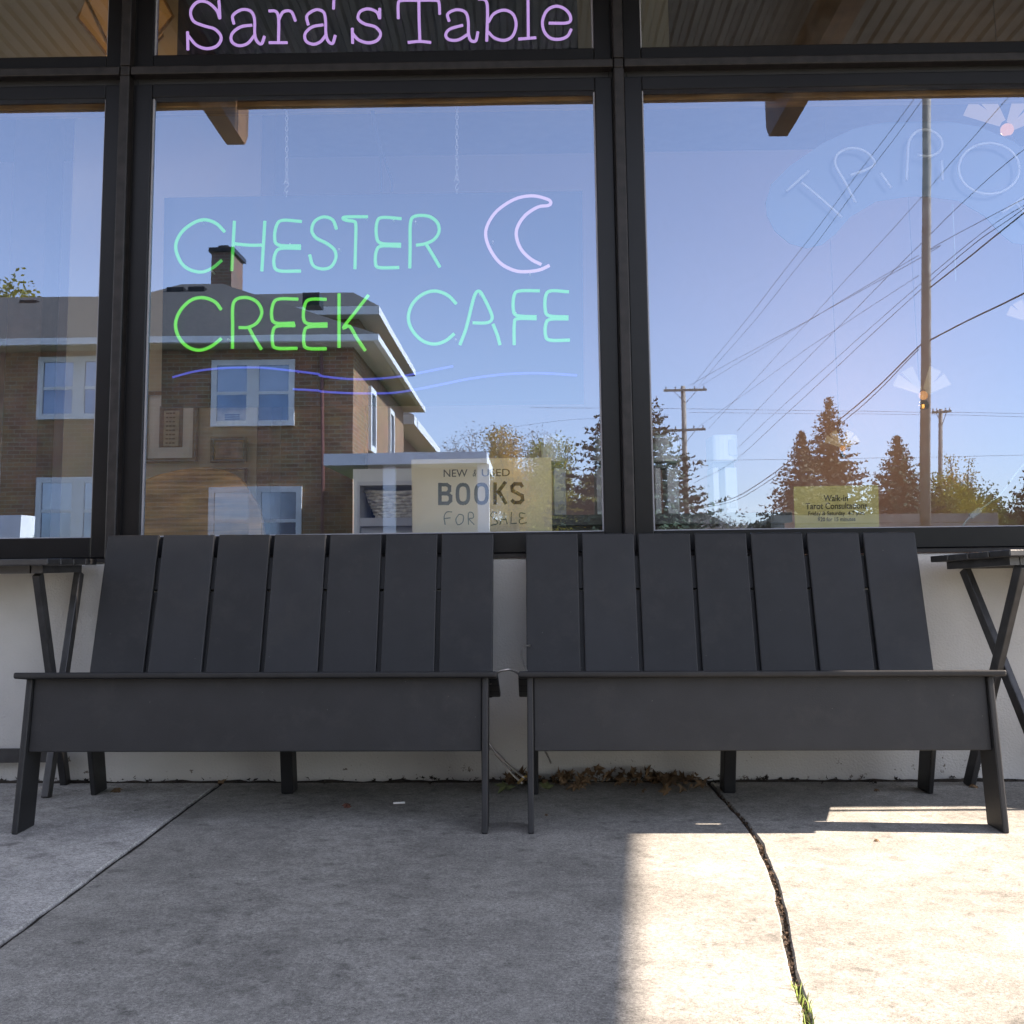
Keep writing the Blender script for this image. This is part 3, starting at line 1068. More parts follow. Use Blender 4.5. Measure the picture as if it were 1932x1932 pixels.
YS = 0.10
sign = thing('neon_sign', 'large dark hanging board with green neon lettering and a pink crescent moon', 'neon sign', tuple(on_y(700, 770, YS)))
q = MB()
bq = [on_y(310, 373, YS + 0.03), on_y(1099, 360, YS + 0.03), on_y(1102, 763, YS + 0.03), on_y(304, 770, YS + 0.03)]
q.prism(bq, (0, 0.006, 0))
q.build('backing_board', BOARDD, sign)
letters = [
    [c1([(1270, 1310), (1220, 1262), (1155, 1242), (1090, 1262), (1025, 1315), (993, 1390), (1015, 1470), (1060, 1518), (1135, 1538), (1200, 1515), (1255, 1470)])],
    [c1([(1325, 1250), (1310, 1530)]), c1([(1328, 1378), (1410, 1386), (1490, 1385)]), c1([(1497, 1250), (1480, 1532)])],
    [c1([(1705, 1252), (1600, 1245), (1565, 1270), (1552, 1340), (1575, 1385), (1700, 1390)]), c1([(1700, 1404), (1590, 1404), (1557, 1430), (1548, 1490), (1575, 1530), (1700, 1532)])],
    [c1([(1902, 1295), (1880, 1243), (1830, 1226), (1780, 1250), (1762, 1300), (1785, 1343), (1845, 1375), (1890, 1412), (1898, 1460), (1870, 1508), (1820, 1520), (1770, 1500), (1750, 1440)])],
    [c2([(268, 1225), (145, 1226), (128, 1236), (150, 1246), (190, 1252), (200, 1275), (198, 1400), (195, 1520)])],
    [c2([(458, 1236), (350, 1229), (320, 1255), (316, 1330), (342, 1375), (455, 1381)]), c2([(455, 1392), (345, 1391), (316, 1420), (311, 1485), (332, 1512), (445, 1512)])],
    [c2([(505, 1515), (507, 1400), (509, 1260), (535, 1222), (610, 1222), (660, 1258), (670, 1310), (640, 1355), (590, 1378), (540, 1386)]), c2([(600, 1384), (640, 1450), (675, 1510)])],
    [c4([(1250, 240), (1215, 197), (1150, 173), (1080, 187), (1020, 245), (992, 320), (1010, 395), (1060, 450), (1125, 470), (1190, 450), (1252, 403)])],
    [c4([(1314, 460), (1315, 330), (1316, 220), (1340, 180), (1400, 173), (1455, 200), (1480, 255), (1455, 312), (1405, 340), (1350, 342)]), c4([(1408, 345), (1440, 405), (1477, 465)])],
    [c4([(1685, 181), (1580, 180), (1545, 205), (1535, 275), (1558, 316), (1665, 317)]), c4([(1668, 331), (1575, 333), (1545, 355), (1540, 425), (1562, 458), (1680, 459)])],
    [c4([(1845, 182), (1758, 182), (1725, 207), (1715, 285), (1742, 320), (1850, 321)]), c4([(1850, 334), (1752, 337), (1722, 358), (1718, 435), (1745, 460), (1845, 461)])],
    [c5([(105, 150), (105, 455)]), c5([(272, 158), (200, 250), (130, 342), (165, 335), (205, 400), (253, 472)])],
    [c5([(768, 208), (720, 160), (650, 135), (580, 153), (522, 205), (497, 280), (515, 350), (570, 412), (640, 435), (705, 418), (757, 376)])],
    [c5([(788, 440), (825, 340), (868, 170), (895, 136), (922, 170), (968, 268), (962, 305), (925, 316), (860, 315)]), c5([(975, 322), (1000, 385), (1015, 440)])],
    [c5([(1240, 134), (1125, 135), (1095, 160), (1090, 235), (1112, 274), (1222, 281)]), c5([(1222, 292), (1115, 292), (1096, 320), (1095, 440)])],
    [c5([(1405, 140), (1305, 134), (1274, 160), (1270, 235), (1292, 275), (1402, 282)]), c5([(1402, 293), (1300, 295), (1274, 322), (1272, 385), (1298, 413), (1410, 413)])],
]
for i, strokes in enumerate(letters):
    lt = MB()
    for s_ in strokes:
        lt.tube(path_px(s_, YS, 5), 0.0056, 8)
    lt.build('neon_letter', NG2 if i < 7 or i > 11 else NG, sign, smooth=True)
mo = MB()
mo.tube(path_px(c2([(1248, 1495), (1190, 1465), (1135, 1410), (1108, 1340), (1115, 1280), (1160, 1215), (1230, 1170), (1285, 1162), (1302, 1147), (1285, 1127), (1200, 1107), (1100, 1125), (1000, 1190), (945, 1270), (935, 1340), (965, 1420), (1020, 1490), (1100, 1530), (1170, 1535), (1240, 1525), (1295, 1500)]), YS, 5), 0.0056, 8)
mo.build('neon_moon', NP, sign, smooth=True)
wv = [c4([(975, 623), (1100, 590), (1250, 572), (1450, 568), (1600, 580), (1800, 605)]) + c5([(0, 615), (150, 632), (300, 632), (450, 618), (600, 590), (750, 560)]),
      c4([(1655, 690), (1800, 698)]) + c5([(0, 703), (150, 712), (300, 714), (420, 710), (550, 690), (700, 660), (850, 630), (1050, 605), (1250, 600), (1450, 612)])]
for p in wv:
    q = MB()
    q.tube(path_px(p, YS, 4), 0.0035, 8)
    q.build('neon_wave', NB, sign, smooth=True)
for px, py in ((380, 418), (400, 512), (430, 640), (448, 463), (547, 460), (640, 470), (690, 410), (742, 414), (784, 418), (930, 455), (1000, 515), (560, 700), (860, 640), (905, 555), (973, 590), (1043, 600)):
    p = on_y(px, py, YS)
    q = MB()
    q.tube([p, p + Vector((0, 0.03, 0))], 0.003, 6)
    q.build('tube_support', CORDW, sign)
for (pa_, pb_) in (((541, 190), (541, 345)), ((862, 188), (862, 340))):
    a, b = on_y(*pa_, YS), on_y(*pb_, YS)
    q = MB()
    n = 16
    for k in range(n):
        c = a.lerp(b, (k + 0.5) / n)
        lw, lh = 0.0042, (a - b).length / n * 0.62
        sx = Vector((1, 0, 0)) if k % 2 else Vector((0.35, 1, 0)).normalized()
        ring = [c + sx * (lw * math.cos(t)) + Vector((0, 0, lh * math.sin(t))) for t in [2 * math.pi * j / 10 for j in range(11)]]
        q.tube(ring, 0.0013, 5)
    ch = q.build('chain', CORDW, sign)
    q = MB()
    s1 = [b + Vector((x, 0, z)) for x, z in ((-0.010, -0.004), (-0.004, 0.006), (0.004, 0.003), (0.006, -0.008), (-0.002, -0.018), (-0.006, -0.028), (0.0, -0.034), (0.005, -0.028))]
    q.tube(smooth_path(s1, 4), 0.0016, 6)
    q.tube([b + Vector((0.0, 0, -0.034)), b + Vector((0, 0, -0.05))], 0.0012, 6)
    q.build('hook', CORDW, ch)
q = MB()
q.tube(path_px(c2([(290, 558), (297, 640), (310, 730), (338, 830)]), YS + 0.015, 5), 0.0068, 8)
q.tube(path_px(c2([(338, 830), (342, 940), (345, 1086)]), YS + 0.015, 5), 0.0044, 8)
q.tube(path_px(c2([(338, 830), (370, 930), (402, 1020), (403, 1086)]), YS + 0.015, 5), 0.0044, 8)
q.build('power_cord', CORDK, sign)

# violet script sign in the transom light
YV = 0.09
sv = thing('neon_sign', 'violet neon sign in slab serif lettering on a black board above the transom', 'neon sign', tuple(on_y(720, 90, YV)))
q = MB()
pl, prr = on_y(335, 60, YV + 0.03), on_y(1090, 60, YV + 0.03)
q.box(pl.x, prr.x, YV + 0.03, YV + 0.036, ZU0 + 0.003, ZU0 + 0.40)
q.build('backing_board', BOARDD, sv)
vl = [
    [c1([(1243, 105), (1240, 40), (1237, 2)]), c1([(1243, 105), (1222, 55), (1170, 12), (1115, 12), (1078, 60), (1093, 118), (1150, 145), (1215, 165), (1250, 210), (1228, 258), (1170, 275), (1110, 255), (1063, 200)]), c1([(1060, 180), (1062, 282)])],
    [c1([(1322, 135), (1316, 88), (1365, 55), (1415, 62), (1438, 105), (1440, 190), (1452, 232), (1478, 248), (1495, 205)]), c1([(1425, 142), (1360, 152), (1312, 190), (1310, 235), (1350, 258), (1400, 245), (1438, 200)])],
    [c1([(1518, 62), (1560, 65), (1575, 110), (1574, 235)]), c1([(1520, 241), (1625, 241)]), c1([(1576, 112), (1600, 68), (1645, 65), (1670, 118)])],
    [c1([(1742, 140), (1735, 88), (1785, 55), (1828, 68), (1840, 115), (1842, 190), (1855, 232), (1880, 245), (1895, 200)]), c1([(1828, 140), (1765, 152), (1725, 190), (1730, 232), (1770, 250), (1812, 235), (1842, 198)])],
    [c1([(1888, -30), (1885, 50)])],
    [c2([(335, 48), (335, 105)]), c2([(335, 105), (318, 68), (270, 50), (225, 65), (213, 105), (250, 135), (310, 152), (340, 190), (320, 228), (270, 242), (215, 225), (183, 190)]), c2([(180, 160), (182, 245)])],
    [c2([(440, 105), (440, 20), (460, 3), (550, 2), (650, 2), (670, 15), (674, 80)]), c2([(556, 4), (558, 120), (562, 232)]), c2([(493, 240), (560, 234), (625, 240)])],
    [c2([(727, 120), (720, 78), (768, 55), (818, 68), (835, 115), (837, 190), (850, 228), (878, 230), (890, 180)]), c2([(806, 142), (730, 165), (708, 200), (730, 225), (780, 225), (832, 195)])],
    [c2([(890, -5), (930, 0), (944, 50), (940, 232)]), c2([(950, 125), (980, 78), (1038, 57), (1088, 80), (1106, 140), (1086, 203), (1040, 228), (985, 215), (948, 180)])],
    [c2([(1135, -60), (1170, -60), (1173, 0), (1175, 214)]), c2([(1118, 221), (1220, 213)])],
    [c2([(1290, 131), (1400, 128), (1412, 90), (1380, 50), (1330, 35), (1280, 60), (1255, 120), (1265, 178), (1300, 215), (1350, 222), (1395, 205), (1418, 165)])],
]
for strokes in vl:
    lt = MB()
    for s_ in strokes:
        lt.tube(path_px(s_, YV, 5), 0.0052, 8)
    lt.build('neon_letter', NV, sv, smooth=True)

# unlit arched sign
YT = 0.14
st = thing('neon_sign', 'unlit white neon lettering on a pale blue arched board', 'neon sign', tuple(on_y(1745, 470, YT)))
cxm = 1480
half_top = c3([(740, 935), (765, 850), (850, 765), (1000, 662), (1150, 592), (1300, 562)])
half_bot = c3([(1400, 907), (1250, 930), (1130, 1002), (1060, 1082), (1000, 1130), (930, 1145), (850, 1122), (780, 1062), (745, 990)])
xm = 1142 + 1440 * 0.409
mir = lambda p: [(2 * xm - a, b - 0.012 * (2 * (xm - a))) for a, b in p]
outl = half_top + mir(half_top)[::-1] + mir(half_bot)[::-1] + half_bot
q = MB()
q.prism([on_y(a, b, YT + 0.03) for a, b in outl], (0, 0.006, 0))
q.build('backing_board', BOARDB, st)
tl_ = [
    [c3([(835, 882), (940, 788)]), c3([(905, 842), (1000, 920), (1090, 1002)])],
    [c3([(1155, 935), (1100, 830), (1060, 755), (1078, 705), (1138, 683), (1200, 700), (1242, 748), (1215, 778), (1130, 808)]), c3([(1270, 798), (1318, 866)])],
    [c3([(1390, 830), (1395, 720), (1402, 650), (1440, 605), (1500, 602), (1548, 640), (1548, 690), (1500, 720), (1440, 716)]), c3([(1552, 740), (1555, 830)])],
    [c3([(1770 + 140 * math.cos(t), 778 + 117 * math.sin(t)) for t in [2 * math.pi * k / 18 for k in range(19)]])],
    [c3([(1830, 982), (1960, 888)]), c3([(1895, 935), (1990, 1060)])],
]
for strokes in tl_:
    lt = MB()
    for s_ in strokes:
        lt.tube(path_px(s_, YT, 4), 0.0048, 8)
    lt.build('neon_letter', NEONOFF, st, smooth=True)
q = MB()
q.tube(path_px([(1797, 385), (1800, 450), (1803, 530)], YT + 0.01, 3), 0.0018, 6)
q.build('pull_cord', CORDW, st)

# ================================================================== paper signs
def card(name, label, quad, y, mt, cat):
    pts = [on_y(a, b, y) for a, b in quad]
    t = thing(name, label, cat, tuple((pts[2] + pts[3]) / 2))
    q = MB()
    q.prism(pts, (0, 0.002, 0))
    q.build('card', mt, t)
    return t


YP = 0.055
bs = card('paper_sign', 'cream book sale card with stencilled and handwritten words leaning in the window', [(776, 867), (1040, 863), (1042, 1012), (778, 1012)], YP, PAPERC, 'sign')


def line_px(par, body, x0, x1, yt, yb, mt, y, bold=0, shear=0, name='lettering', slope=-0.012):
    dy = (x1 - x0) * slope
    return text_mesh(name, body, mt, par, on_y(x0, yb, y), on_y(x1, yb + dy, y), on_y(x0, yt, y), bold=bold, shear=shear)


def cc5(x, y): return 604.6 + x * 0.3338, 503.9 + y * 0.3338


yl = YP - 0.0015
line_px(bs, 'NEW', 837, 882, 886, 900, INK, yl, 0.005)
line_px(bs, '&', 892, 899, 886, 899, INK, yl, 0, 0.3)
line_px(bs, 'USED', 909, 962, 885, 899, INK, yl, 0.005)


def ribbon(m_, pts, wid):
    """flat stroke of even width in the plane of the card"""
    for k in range(len(pts) - 1):
        a_, b_ = pts[k], pts[k + 1]
        d_ = (b_ - a_).normalized()
        e0 = d_ * wid * (0.35 if k else 0.0)
        e1 = d_ * wid * (0.35 if k < len(pts) - 2 else 0.0)
        n_ = Vector((-d_.z, 0, d_.x)) * wid / 2
        off = Vector((0, -0.00006 * (k % 3), 0))
        m_.face([a_ - e0 - n_ + off, b_ + e1 - n_ + off, b_ + e1 + n_ + off, a_ - e0 + n_ + off])


def oval(cx_, cy_, rx_, ry_):
    return [(cx_ + rx_ * math.copysign(abs(math.cos(t)) ** 0.75, math.cos(t)), cy_ + ry_ * math.copysign(abs(math.sin(t)) ** 0.75, math.sin(t))) for t in [2 * math.pi * k / 20 for k in range(21)]]


for glyph in ([[(830, 953), (830, 911)], [(830, 914.5), (843, 914.5), (848, 918), (848, 926), (843, 930.5), (832, 930.5)], [(832, 931.5), (845, 931.5), (850, 936), (850, 945), (845, 949.5), (830, 949.5)]],
              [oval(873.5, 932, 10.5, 17.5)], [oval(908.5, 931.5, 10.5, 17.5)],
              [[(934, 952), (934, 910)], [(954, 909), (937, 932)], [(941, 927), (955, 951)]],
              [[(986, 919), (982, 913), (971, 913), (966, 918), (967, 926), (976, 930.5), (985, 935), (986, 943), (981, 948), (970, 948), (965, 943)]]):
    q = MB()
    for s_ in glyph:
        ribbon(q, [on_y(a_, b_, yl) for a_, b_ in s_], 0.0115)
    q.build('letter', INK, bs, recalc=False)
for word in ([[(840, 990), (838, 975), (843, 966), (853, 966)], [(839, 978), (850, 977)], [(866, 970), (860, 980), (864, 990), (873, 985), (874, 973), (866, 970)],
              [(884, 990), (884, 968), (892, 968), (893, 977), (885, 979), (895, 990)]],
             [[(938, 968), (930, 966), (926, 973), (936, 981), (938, 988), (926, 991)], [(943, 990), (951, 966), (957, 989)], [(946, 980), (956, 980)],
              [(965, 966), (964, 988), (975, 987)], [(991, 969), (981, 968), (981, 976), (988, 977), (980, 981), (982, 988), (994, 986)]]):
    q = MB()
    for s_ in word:
        q.tube(path_px(s_, yl, 3, len(s_) > 3), 0.0017, 5)
    q.build('lettering', INKG, bs)
ts = card('paper_sign', 'yellow green card with four small printed lines standing on the sill', [(1497, 918), (1657, 915), (1659, 994), (1500, 997)], YP, PAPERY, 'sign')
line_px(ts, 'Walk-in', 1554, 1600, 934, 946, INKB, yl, 0.014)
line_px(ts, 'Tarot Consultations', 1520, 1636, 949, 961, INKB, yl, 0.014)
line_px(ts, 'Friday & Saturday  4-7 p.m.', 1525, 1632, 965, 975, INKB, yl, 0.014)
line_px(ts, '$20 for 15 minutes', 1543, 1614, 976, 985, INKB, yl, 0.014)
nt_ = thing('paper_notice', 'small pale notice on the inside of the window behind the green neon board', 'notice', tuple(on_y(435, 880, 0.16)))
q = MB()
q.prism([on_y(a, b, 0.16) for a, b in ((408, 770), (466, 769), (466, 801), (409, 802))], (0, 0.002, 0))
q.build('card', PAPERT, nt_)
q = MB()
for yy_ in (783, 787, 791):
    a, b = on_y(424, yy_, 0.159), on_y(452, yy_ - 0.5, 0.159)
    q.bar(a, b, 0.004, 0.001, (0, 0, 1))
q.build('lettering', INK, nt_)

# ================================================================== things inside the cafe
YI = 1.29


def frame_pic(label, px0, py0, px1, py1, fw, mw, fm, pm, cm):
    a, b = on_y(px0, py1, YI), on_y(px1, py0, YI)
    t = thing('picture_frame', label, 'picture', ((a.x + b.x) / 2, YI, a.z))
    f = MB()
    f.box(a.x, a.x + fw, YI - 0.03, YI, a.z, b.z)
    f.box(b.x - fw, b.x, YI - 0.03, YI, a.z, b.z)
    f.box(a.x + fw, b.x - fw, YI - 0.03, YI, a.z, a.z + fw)
    f.box(a.x + fw, b.x - fw, YI - 0.03, YI, b.z - fw, b.z)
    f.build('frame', fm, t)
    f = MB()
    f.box(a.x + fw, b.x - fw, YI - 0.012, YI, a.z + fw, b.z - fw)
    f.build('mat_board', pm, t)
    f = MB()
    k = fw + mw
    f.box(a.x + k, b.x - k, YI - 0.016, YI - 0.0125, a.z + k, b.z - k)
    f.build('print', INK if False else cm, t)
    return t, a, b, k


tn, a, b, k = frame_pic('large framed newspaper page on the tan inner wall', 273, 739, 376, 873, 0.016, 0.050, WOODDK, PAPERW, WOODDK)
q = MB()
q.box(a.x + k + 0.02, b.x - k - 0.015, YI - 0.019, YI - 0.0165, a.z + k + 0.004, b.z - k - 0.02)
q.build('newspaper', PAPERT, tn)
q = MB()
random.seed(3)
xx = a.x + k + 0.03
for col_ in range(3):
    cw = (b.x - a.x - 2 * k - 0.06) / 3
    for r_ in range(16):
        z = a.z + k + 0.015 + r_ * 0.019
        if col_ > 0 and 8 < r_ < 14:
            continue
        q.box(xx + col_ * cw, xx + col_ * cw + cw * random.uniform(0.7, 0.9), YI - 0.0198, YI - 0.0192, z, z + 0.006)
q.box(xx + cw * 1.2, xx + cw * 2.4, YI - 0.0198, YI - 0.0192, a.z + k + 0.20, a.z + k + 0.27)
q.build('newsprint', INKB, tn)
frame_pic('small picture in a brown frame beside the framed newspaper', 400, 826, 467, 873, 0.012, 0.006, WOODDK, WOODLT, mat('picture_print', (0.30, 0.20, 0.16), 0.6, 0.6, 26))
frame_pic('plain pale framed sheet low on the tan inner wall', 402, 884, 467, 930, 0.005, 0.004, WOODDK, PAPERT, PAPERT)
# carved round topped panel
YW = 0.62
arc = [(240, 1020), (240, 930), (275, 905), (320, 890), (385, 881), (430, 890), (455, 905), (472, 930), (490, 962), (500, 1020)]
pts = [on_y(a_, b_, YW) for a_, b_ in arc]
wp = thing('wooden_panel', 'round topped slab of honey coloured wood standing low inside the window', 'panel', tuple(on_y(380, 1015, YW)))
q = MB()
q.prism(smooth_path(pts, 3), (0, 0.03, 0))
q.build('slab', WOODLT, wp, bevel=0.004)
# white shelf with a basket
YH = 0.42
s0, s1, s2 = on_y(666, 885, YH), on_y(790, 1005, YH), on_y(700, 977, YH)
sh = thing('shelf_unit', 'white painted shelf box with a dark blue back, left of the cream card', 'shelf', ((s0.x + s1.x) / 2, YH + 0.15, 0.05))
q = MB()
q.box(s0.x, s0.x + 0.025, YH, YH + 0.32, 0.05, s0.z)
q.build('side', WHITEP, sh)
q = MB()
q.box(s1.x + 0.3, s1.x + 0.325, YH, YH + 0.32, 0.05, s0.z)
q.build('side', WHITEP, sh)
q = MB()
q.box(s0.x + 0.0255, s1.x + 0.2995, YH, YH + 0.32, s0.z - 0.06, s0.z)
q.build('top', WHITEP, sh)
q = MB()
q.box(s0.x + 0.0255, s1.x + 0.2995, YH + 0.005, YH + 0.32, s2.z - 0.03, s2.z)
q.box(s0.x + 0.0255, s1.x + 0.2995, YH + 0.04, YH + 0.06, 0.05, s2.z - 0.031)
q.build('shelf', WHITEP, sh)
q = MB()
q.box(s0.x + 0.0255, s1.x + 0.2995, YH + 0.30, YH + 0.319, s2.z + 0.001, s0.z - 0.061)
q.build('back', BLUEDK, sh)
bc = on_y(752, 976, YH + 0.13)
ba = thing('wicker_basket', 'pale woven wicker basket on the white shelf behind the cream card', 'basket', (bc.x, YH + 0.13, s2.z + 0.002))
q = MB()
hb = 0.092
rows = []
for i in range(9):
    z = s2.z + 0.003 + hb * i / 8
    rows.append((0.068 + 0.036 * i / 8 + (0.004 if i % 2 else 0), z))
for wv_ in range(22):
    th0 = 2 * math.pi * wv_ / 22
for i in range(8):
    z = s2.z + 0.008 + hb * i / 8
    r0 = 0.068 + 0.036 * i / 8
    ring = []
    for j in range(67):
        th = 2 * math.pi * j / 66
        rr = r0 + 0.005 * math.sin(th * 11 + math.pi * i)
        ring.append((bc.x + rr * 1.15 * math.cos(th), YH + 0.13 + rr * 0.85 * math.sin(th), z))
    q.tube(ring, 0.0068, 6)
ring = [(bc.x + 0.110 * 1.15 * math.cos(2 * math.pi * j / 40), YH + 0.13 + 0.110 * 0.85 * math.sin(2 * math.pi * j / 40), s2.z + 0.098 + 0.006 * math.cos(4 * math.pi * j / 40)) for j in range(41)]
q.tube(ring, 0.0072, 7)
q.build('weave', WICKER, ba)

# bulk bins
YD = 0.45
bins = []
cnt = MB()
kz = on_y(1240, 972, YD).z
cu_ = thing('counter', 'low dark counter carrying the row of white dispensers', 'counter', (on_y(1240, 972, YD).x, YD + 0.2, 0.05))
cnt.box(on_y(1010, 980, YD).x, on_y(1480, 980, YD).x, YD - 0.12, YD + 0.4, kz - 0.035, kz)
cnt.build('top', mat('counter_top', (0.2, 0.2, 0.19), 0.5, 0.2, 20), cu_)
cnt = MB()
cnt.box(on_y(1020, 980, YD).x, on_y(1470, 980, YD).x, YD - 0.08, YD + 0.36, 0.05, kz - 0.036)
cnt.build('body', WOODDK, cu_)


def make_bin(x, zt):
    t = thing('bulk_dispenser', '', 'dispenser', (x, YD, kz + 0.001))
    hgt = zt - kz
    q = MB()
    # rounded hopper
    prof = [(0.044 * math.cos(R(a_)), -0.09 - 0.02 * math.sin(R(a_) * 1.0)) for a_ in range(0, 181, 20)]
    pol = [(x + px_, YD + py_, kz + hgt * 0.66) for px_, py_ in prof] + [(x - 0.044, YD + 0.06, kz + hgt * 0.66), (x + 0.044, YD + 0.06, kz + hgt * 0.66)]
    q.prism(pol, (0, 0, hgt * 0.34))
    q.build('hopper', CLEARW, t, bevel=0.004)
    q = MB()
    q.box(x - 0.038, x + 0.038, YD - 0.05, YD + 0.06, kz + hgt * 0.595, kz + hgt * 0.655)
    q.build('neck', CLEARG, t)
    q = MB()
    q.box(x - 0.043, x - 0.022, YD - 0.07, YD + 0.06, kz + 0.002, kz + hgt * 0.59)
    q.box(x + 0.0, x + 0.043, YD - 0.07, YD + 0.06, kz + 0.002, kz + hgt * 0.59)
    q.build('body', CLEARW, t, bevel=0.003)
    q = MB()
    q.box(x + 0.010, x + 0.036, YD - 0.116, YD - 0.112, kz + hgt * 0.73, kz + hgt * 0.93)
    q.build('label', PAPERW, t)
    q = MB()
    q.box(x + 0.014, x + 0.036, YD - 0.076, YD - 0.072, kz + 0.02, kz + hgt * 0.14)
    q.build('label', PAPERW, t)
    return t


labs = {1044: 'white dispenser nearest the cream card, first of the counter row', 1147: 'white dispenser half hidden at the left side of the right mullion',
        1258: 'white dispenser just right of the right mullion', 1368: 'white dispenser at the right end of the counter row'}
for px in (1044, 1147, 1258, 1368):
    p = on_y(px, 820, YD - 0.1)
    t = make_bin(p.x, p.z)
    tag(t, labs[px], None, 'white dispensers on the counter')


# lamps
def fan_lamp(px, py, y, size, label):
    p = on_y(px, py, y)
    t = thing('pendant_lamp', label, 'lamp', tuple(p), 'lit lamps with fan shaped shades inside the cafe')
    q = MB()
    bmesh.ops.create_uvsphere(q.bm, u_segments=14, v_segments=8, radius=size * 0.14, matrix=Matrix.Translation(p))
    q.build('bulb', BULB, t, smooth=True)
    for k, an in enumerate((-62, -30, 28, 58)):
        a_ = R(an)
        dirv = Vector((math.sin(a_), 0, math.cos(a_)))
        sd_ = Vector((math.cos(a_), 0, -math.sin(a_)))
        q = MB()
        i0, i1 = p + dirv * size * 0.2, p + dirv * size * (0.95 if abs(an) < 45 else 1.0)
        yo = Vector((0, 0.02 * (k - 1.5), 0))
        q.prism([i0 - sd_ * size * 0.07 + yo, i0 + sd_ * size * 0.07 + yo, i1 + sd_ * size * 0.2 + yo, i1 - sd_ * size * 0.2 + yo], (0, 0.004, 0))
        q.build('shade_panel', FROST, t)
    q = MB()
    q.lathe([(size * 0.12, -size * 0.42), (size * 0.16, -size * 0.3), (size * 0.1, -size * 0.16)], p, 14)
    q.build('holder', BRASS, t)
    q = MB()
    q.tube([p + Vector((0, 0.05, size * 0.1)), p + Vector((0, 0.05, 3.39 - p.z))], 0.0013, 6)
    q.build('cord', CORDK, t)
    li = bpy.data.lights.new('room_fill_light', 'POINT')
    li.energy = 0.5 if y < 2 else 0.8 if y < 2.5 else 0.15
    li.color = (1, 0.72, 0.42)
    li.shadow_soft_size = 0.05
    lo = bpy.data.objects.new('room_fill_light', li)
    COL.objects.link(lo)
    lo.location = (0.1, 0.6 if y < 2.5 else -0.9, 0.1)  # fill light stands apart from the bulb, put there to brighten the back wall
    lo.parent = t
    return t


fan_lamp(1742, 746, 2.2, 0.17, 'lit lamp with white fan panels, seen against the tall utility pole')
fan_lamp(1590, 846, 3.0, 0.12, 'small lit lamp deep in the room above the yellow green card')
fan_lamp(1900, 245, 1.5, 0.22, 'large lit lamp high behind the unlit arched sign')
fan_lamp(1945, 610, 2.6, 0.15, 'lit lamp at the right edge of the photo, under the arched sign')
# hanging lantern behind the upper left windows
p = on_y(236, 42, 0.45)
lan = thing('lantern', 'amber glass lantern hanging inside behind the upper left mullion', 'lantern', tuple(p))
q = MB()
q.lathe([(0.06, -0.13), (0.18, 0.02), (0.11, 0.15)], p, 6)
q.build('shade', mat('amber_glass', (0.20, 0.12, 0.05), 0.35, 0.2, 6, emit=(1.0, 0.50, 0.14), estr=0.018), lan)
q = MB()
for k in range(6):
    an = 2 * math.pi * k / 6
    e = Vector((math.cos(an), math.sin(an), 0))
    q.tube([p + e * 0.065 + Vector((0, 0, -0.135)), p + e * 0.185 + Vector((0, 0, 0.02)), p + e * 0.115 + Vector((0, 0, 0.155))], 0.007, 6)
q.build('ribs', BRASS, lan)
q = MB()
q.tube([p + Vector((0, 0, 0.16)), p + Vector((0, 0, 3.39 - p.z))], 0.006, 6)
q.build('rod', BRASS, lan)
li = bpy.data.lights.new('lantern_light', 'POINT')
li.energy = 0.4
li.color = (1, 0.66, 0.34)
li.shadow_soft_size = 0.1
lo = bpy.data.objects.new('lantern_light', li)
COL.objects.link(lo)
lo.location = (0.0, 0.0, -0.2)
lo.parent = lan
# a bulkhead of cream plaster behind the transom lights
q = MB()
zb_ = on_y(700, 108, 0.4).z
q.box(-7.4, on_y(1120, 60, 0.75).x, 0.75, 0.80, zb_ - 0.02, 3.38)
q.build('interior_bulkhead', WALLIN, cafe)
q = MB()
q.box(on_y(1175, 60, 0.75).x, on_y(1262, 60, 0.75).x, 0.75, 0.80, zb_ - 0.02, 3.38)
q.build('interior_bulkhead', WALLIN, cafe)
# white lamp cord with an inline switch on the right pane
cd = thing('switch_cord', 'thin white lamp cord with an inline switch, right of the yellow green card', 'cord', tuple(on_y(1836, 990, 0.07)))
q = MB()
q.tube(path_px([(1960, 850), (1928, 880), (1908, 905), (1890, 930), (1868, 948), (1848, 962)], 0.07, 5), 0.0028, 7)
q.tube(path_px([(1832, 974), (1822, 984), (1813, 998)], 0.07, 4), 0.0028, 7)
q.build('wire', CORDW, cd)
q = MB()
q.bar(on_y(1850, 961, 0.07), on_y(1830, 975, 0.07), 0.019, 0.012, (0, 0, 1))
q.build('switch', CORDW, cd, bevel=0.004)

# ================================================================== the street, seen by reflection
def fbox(m_, x0, x1, d0, d1, z0, z1):
    m_.box(x0, x1, d0, d1, z0, z1)


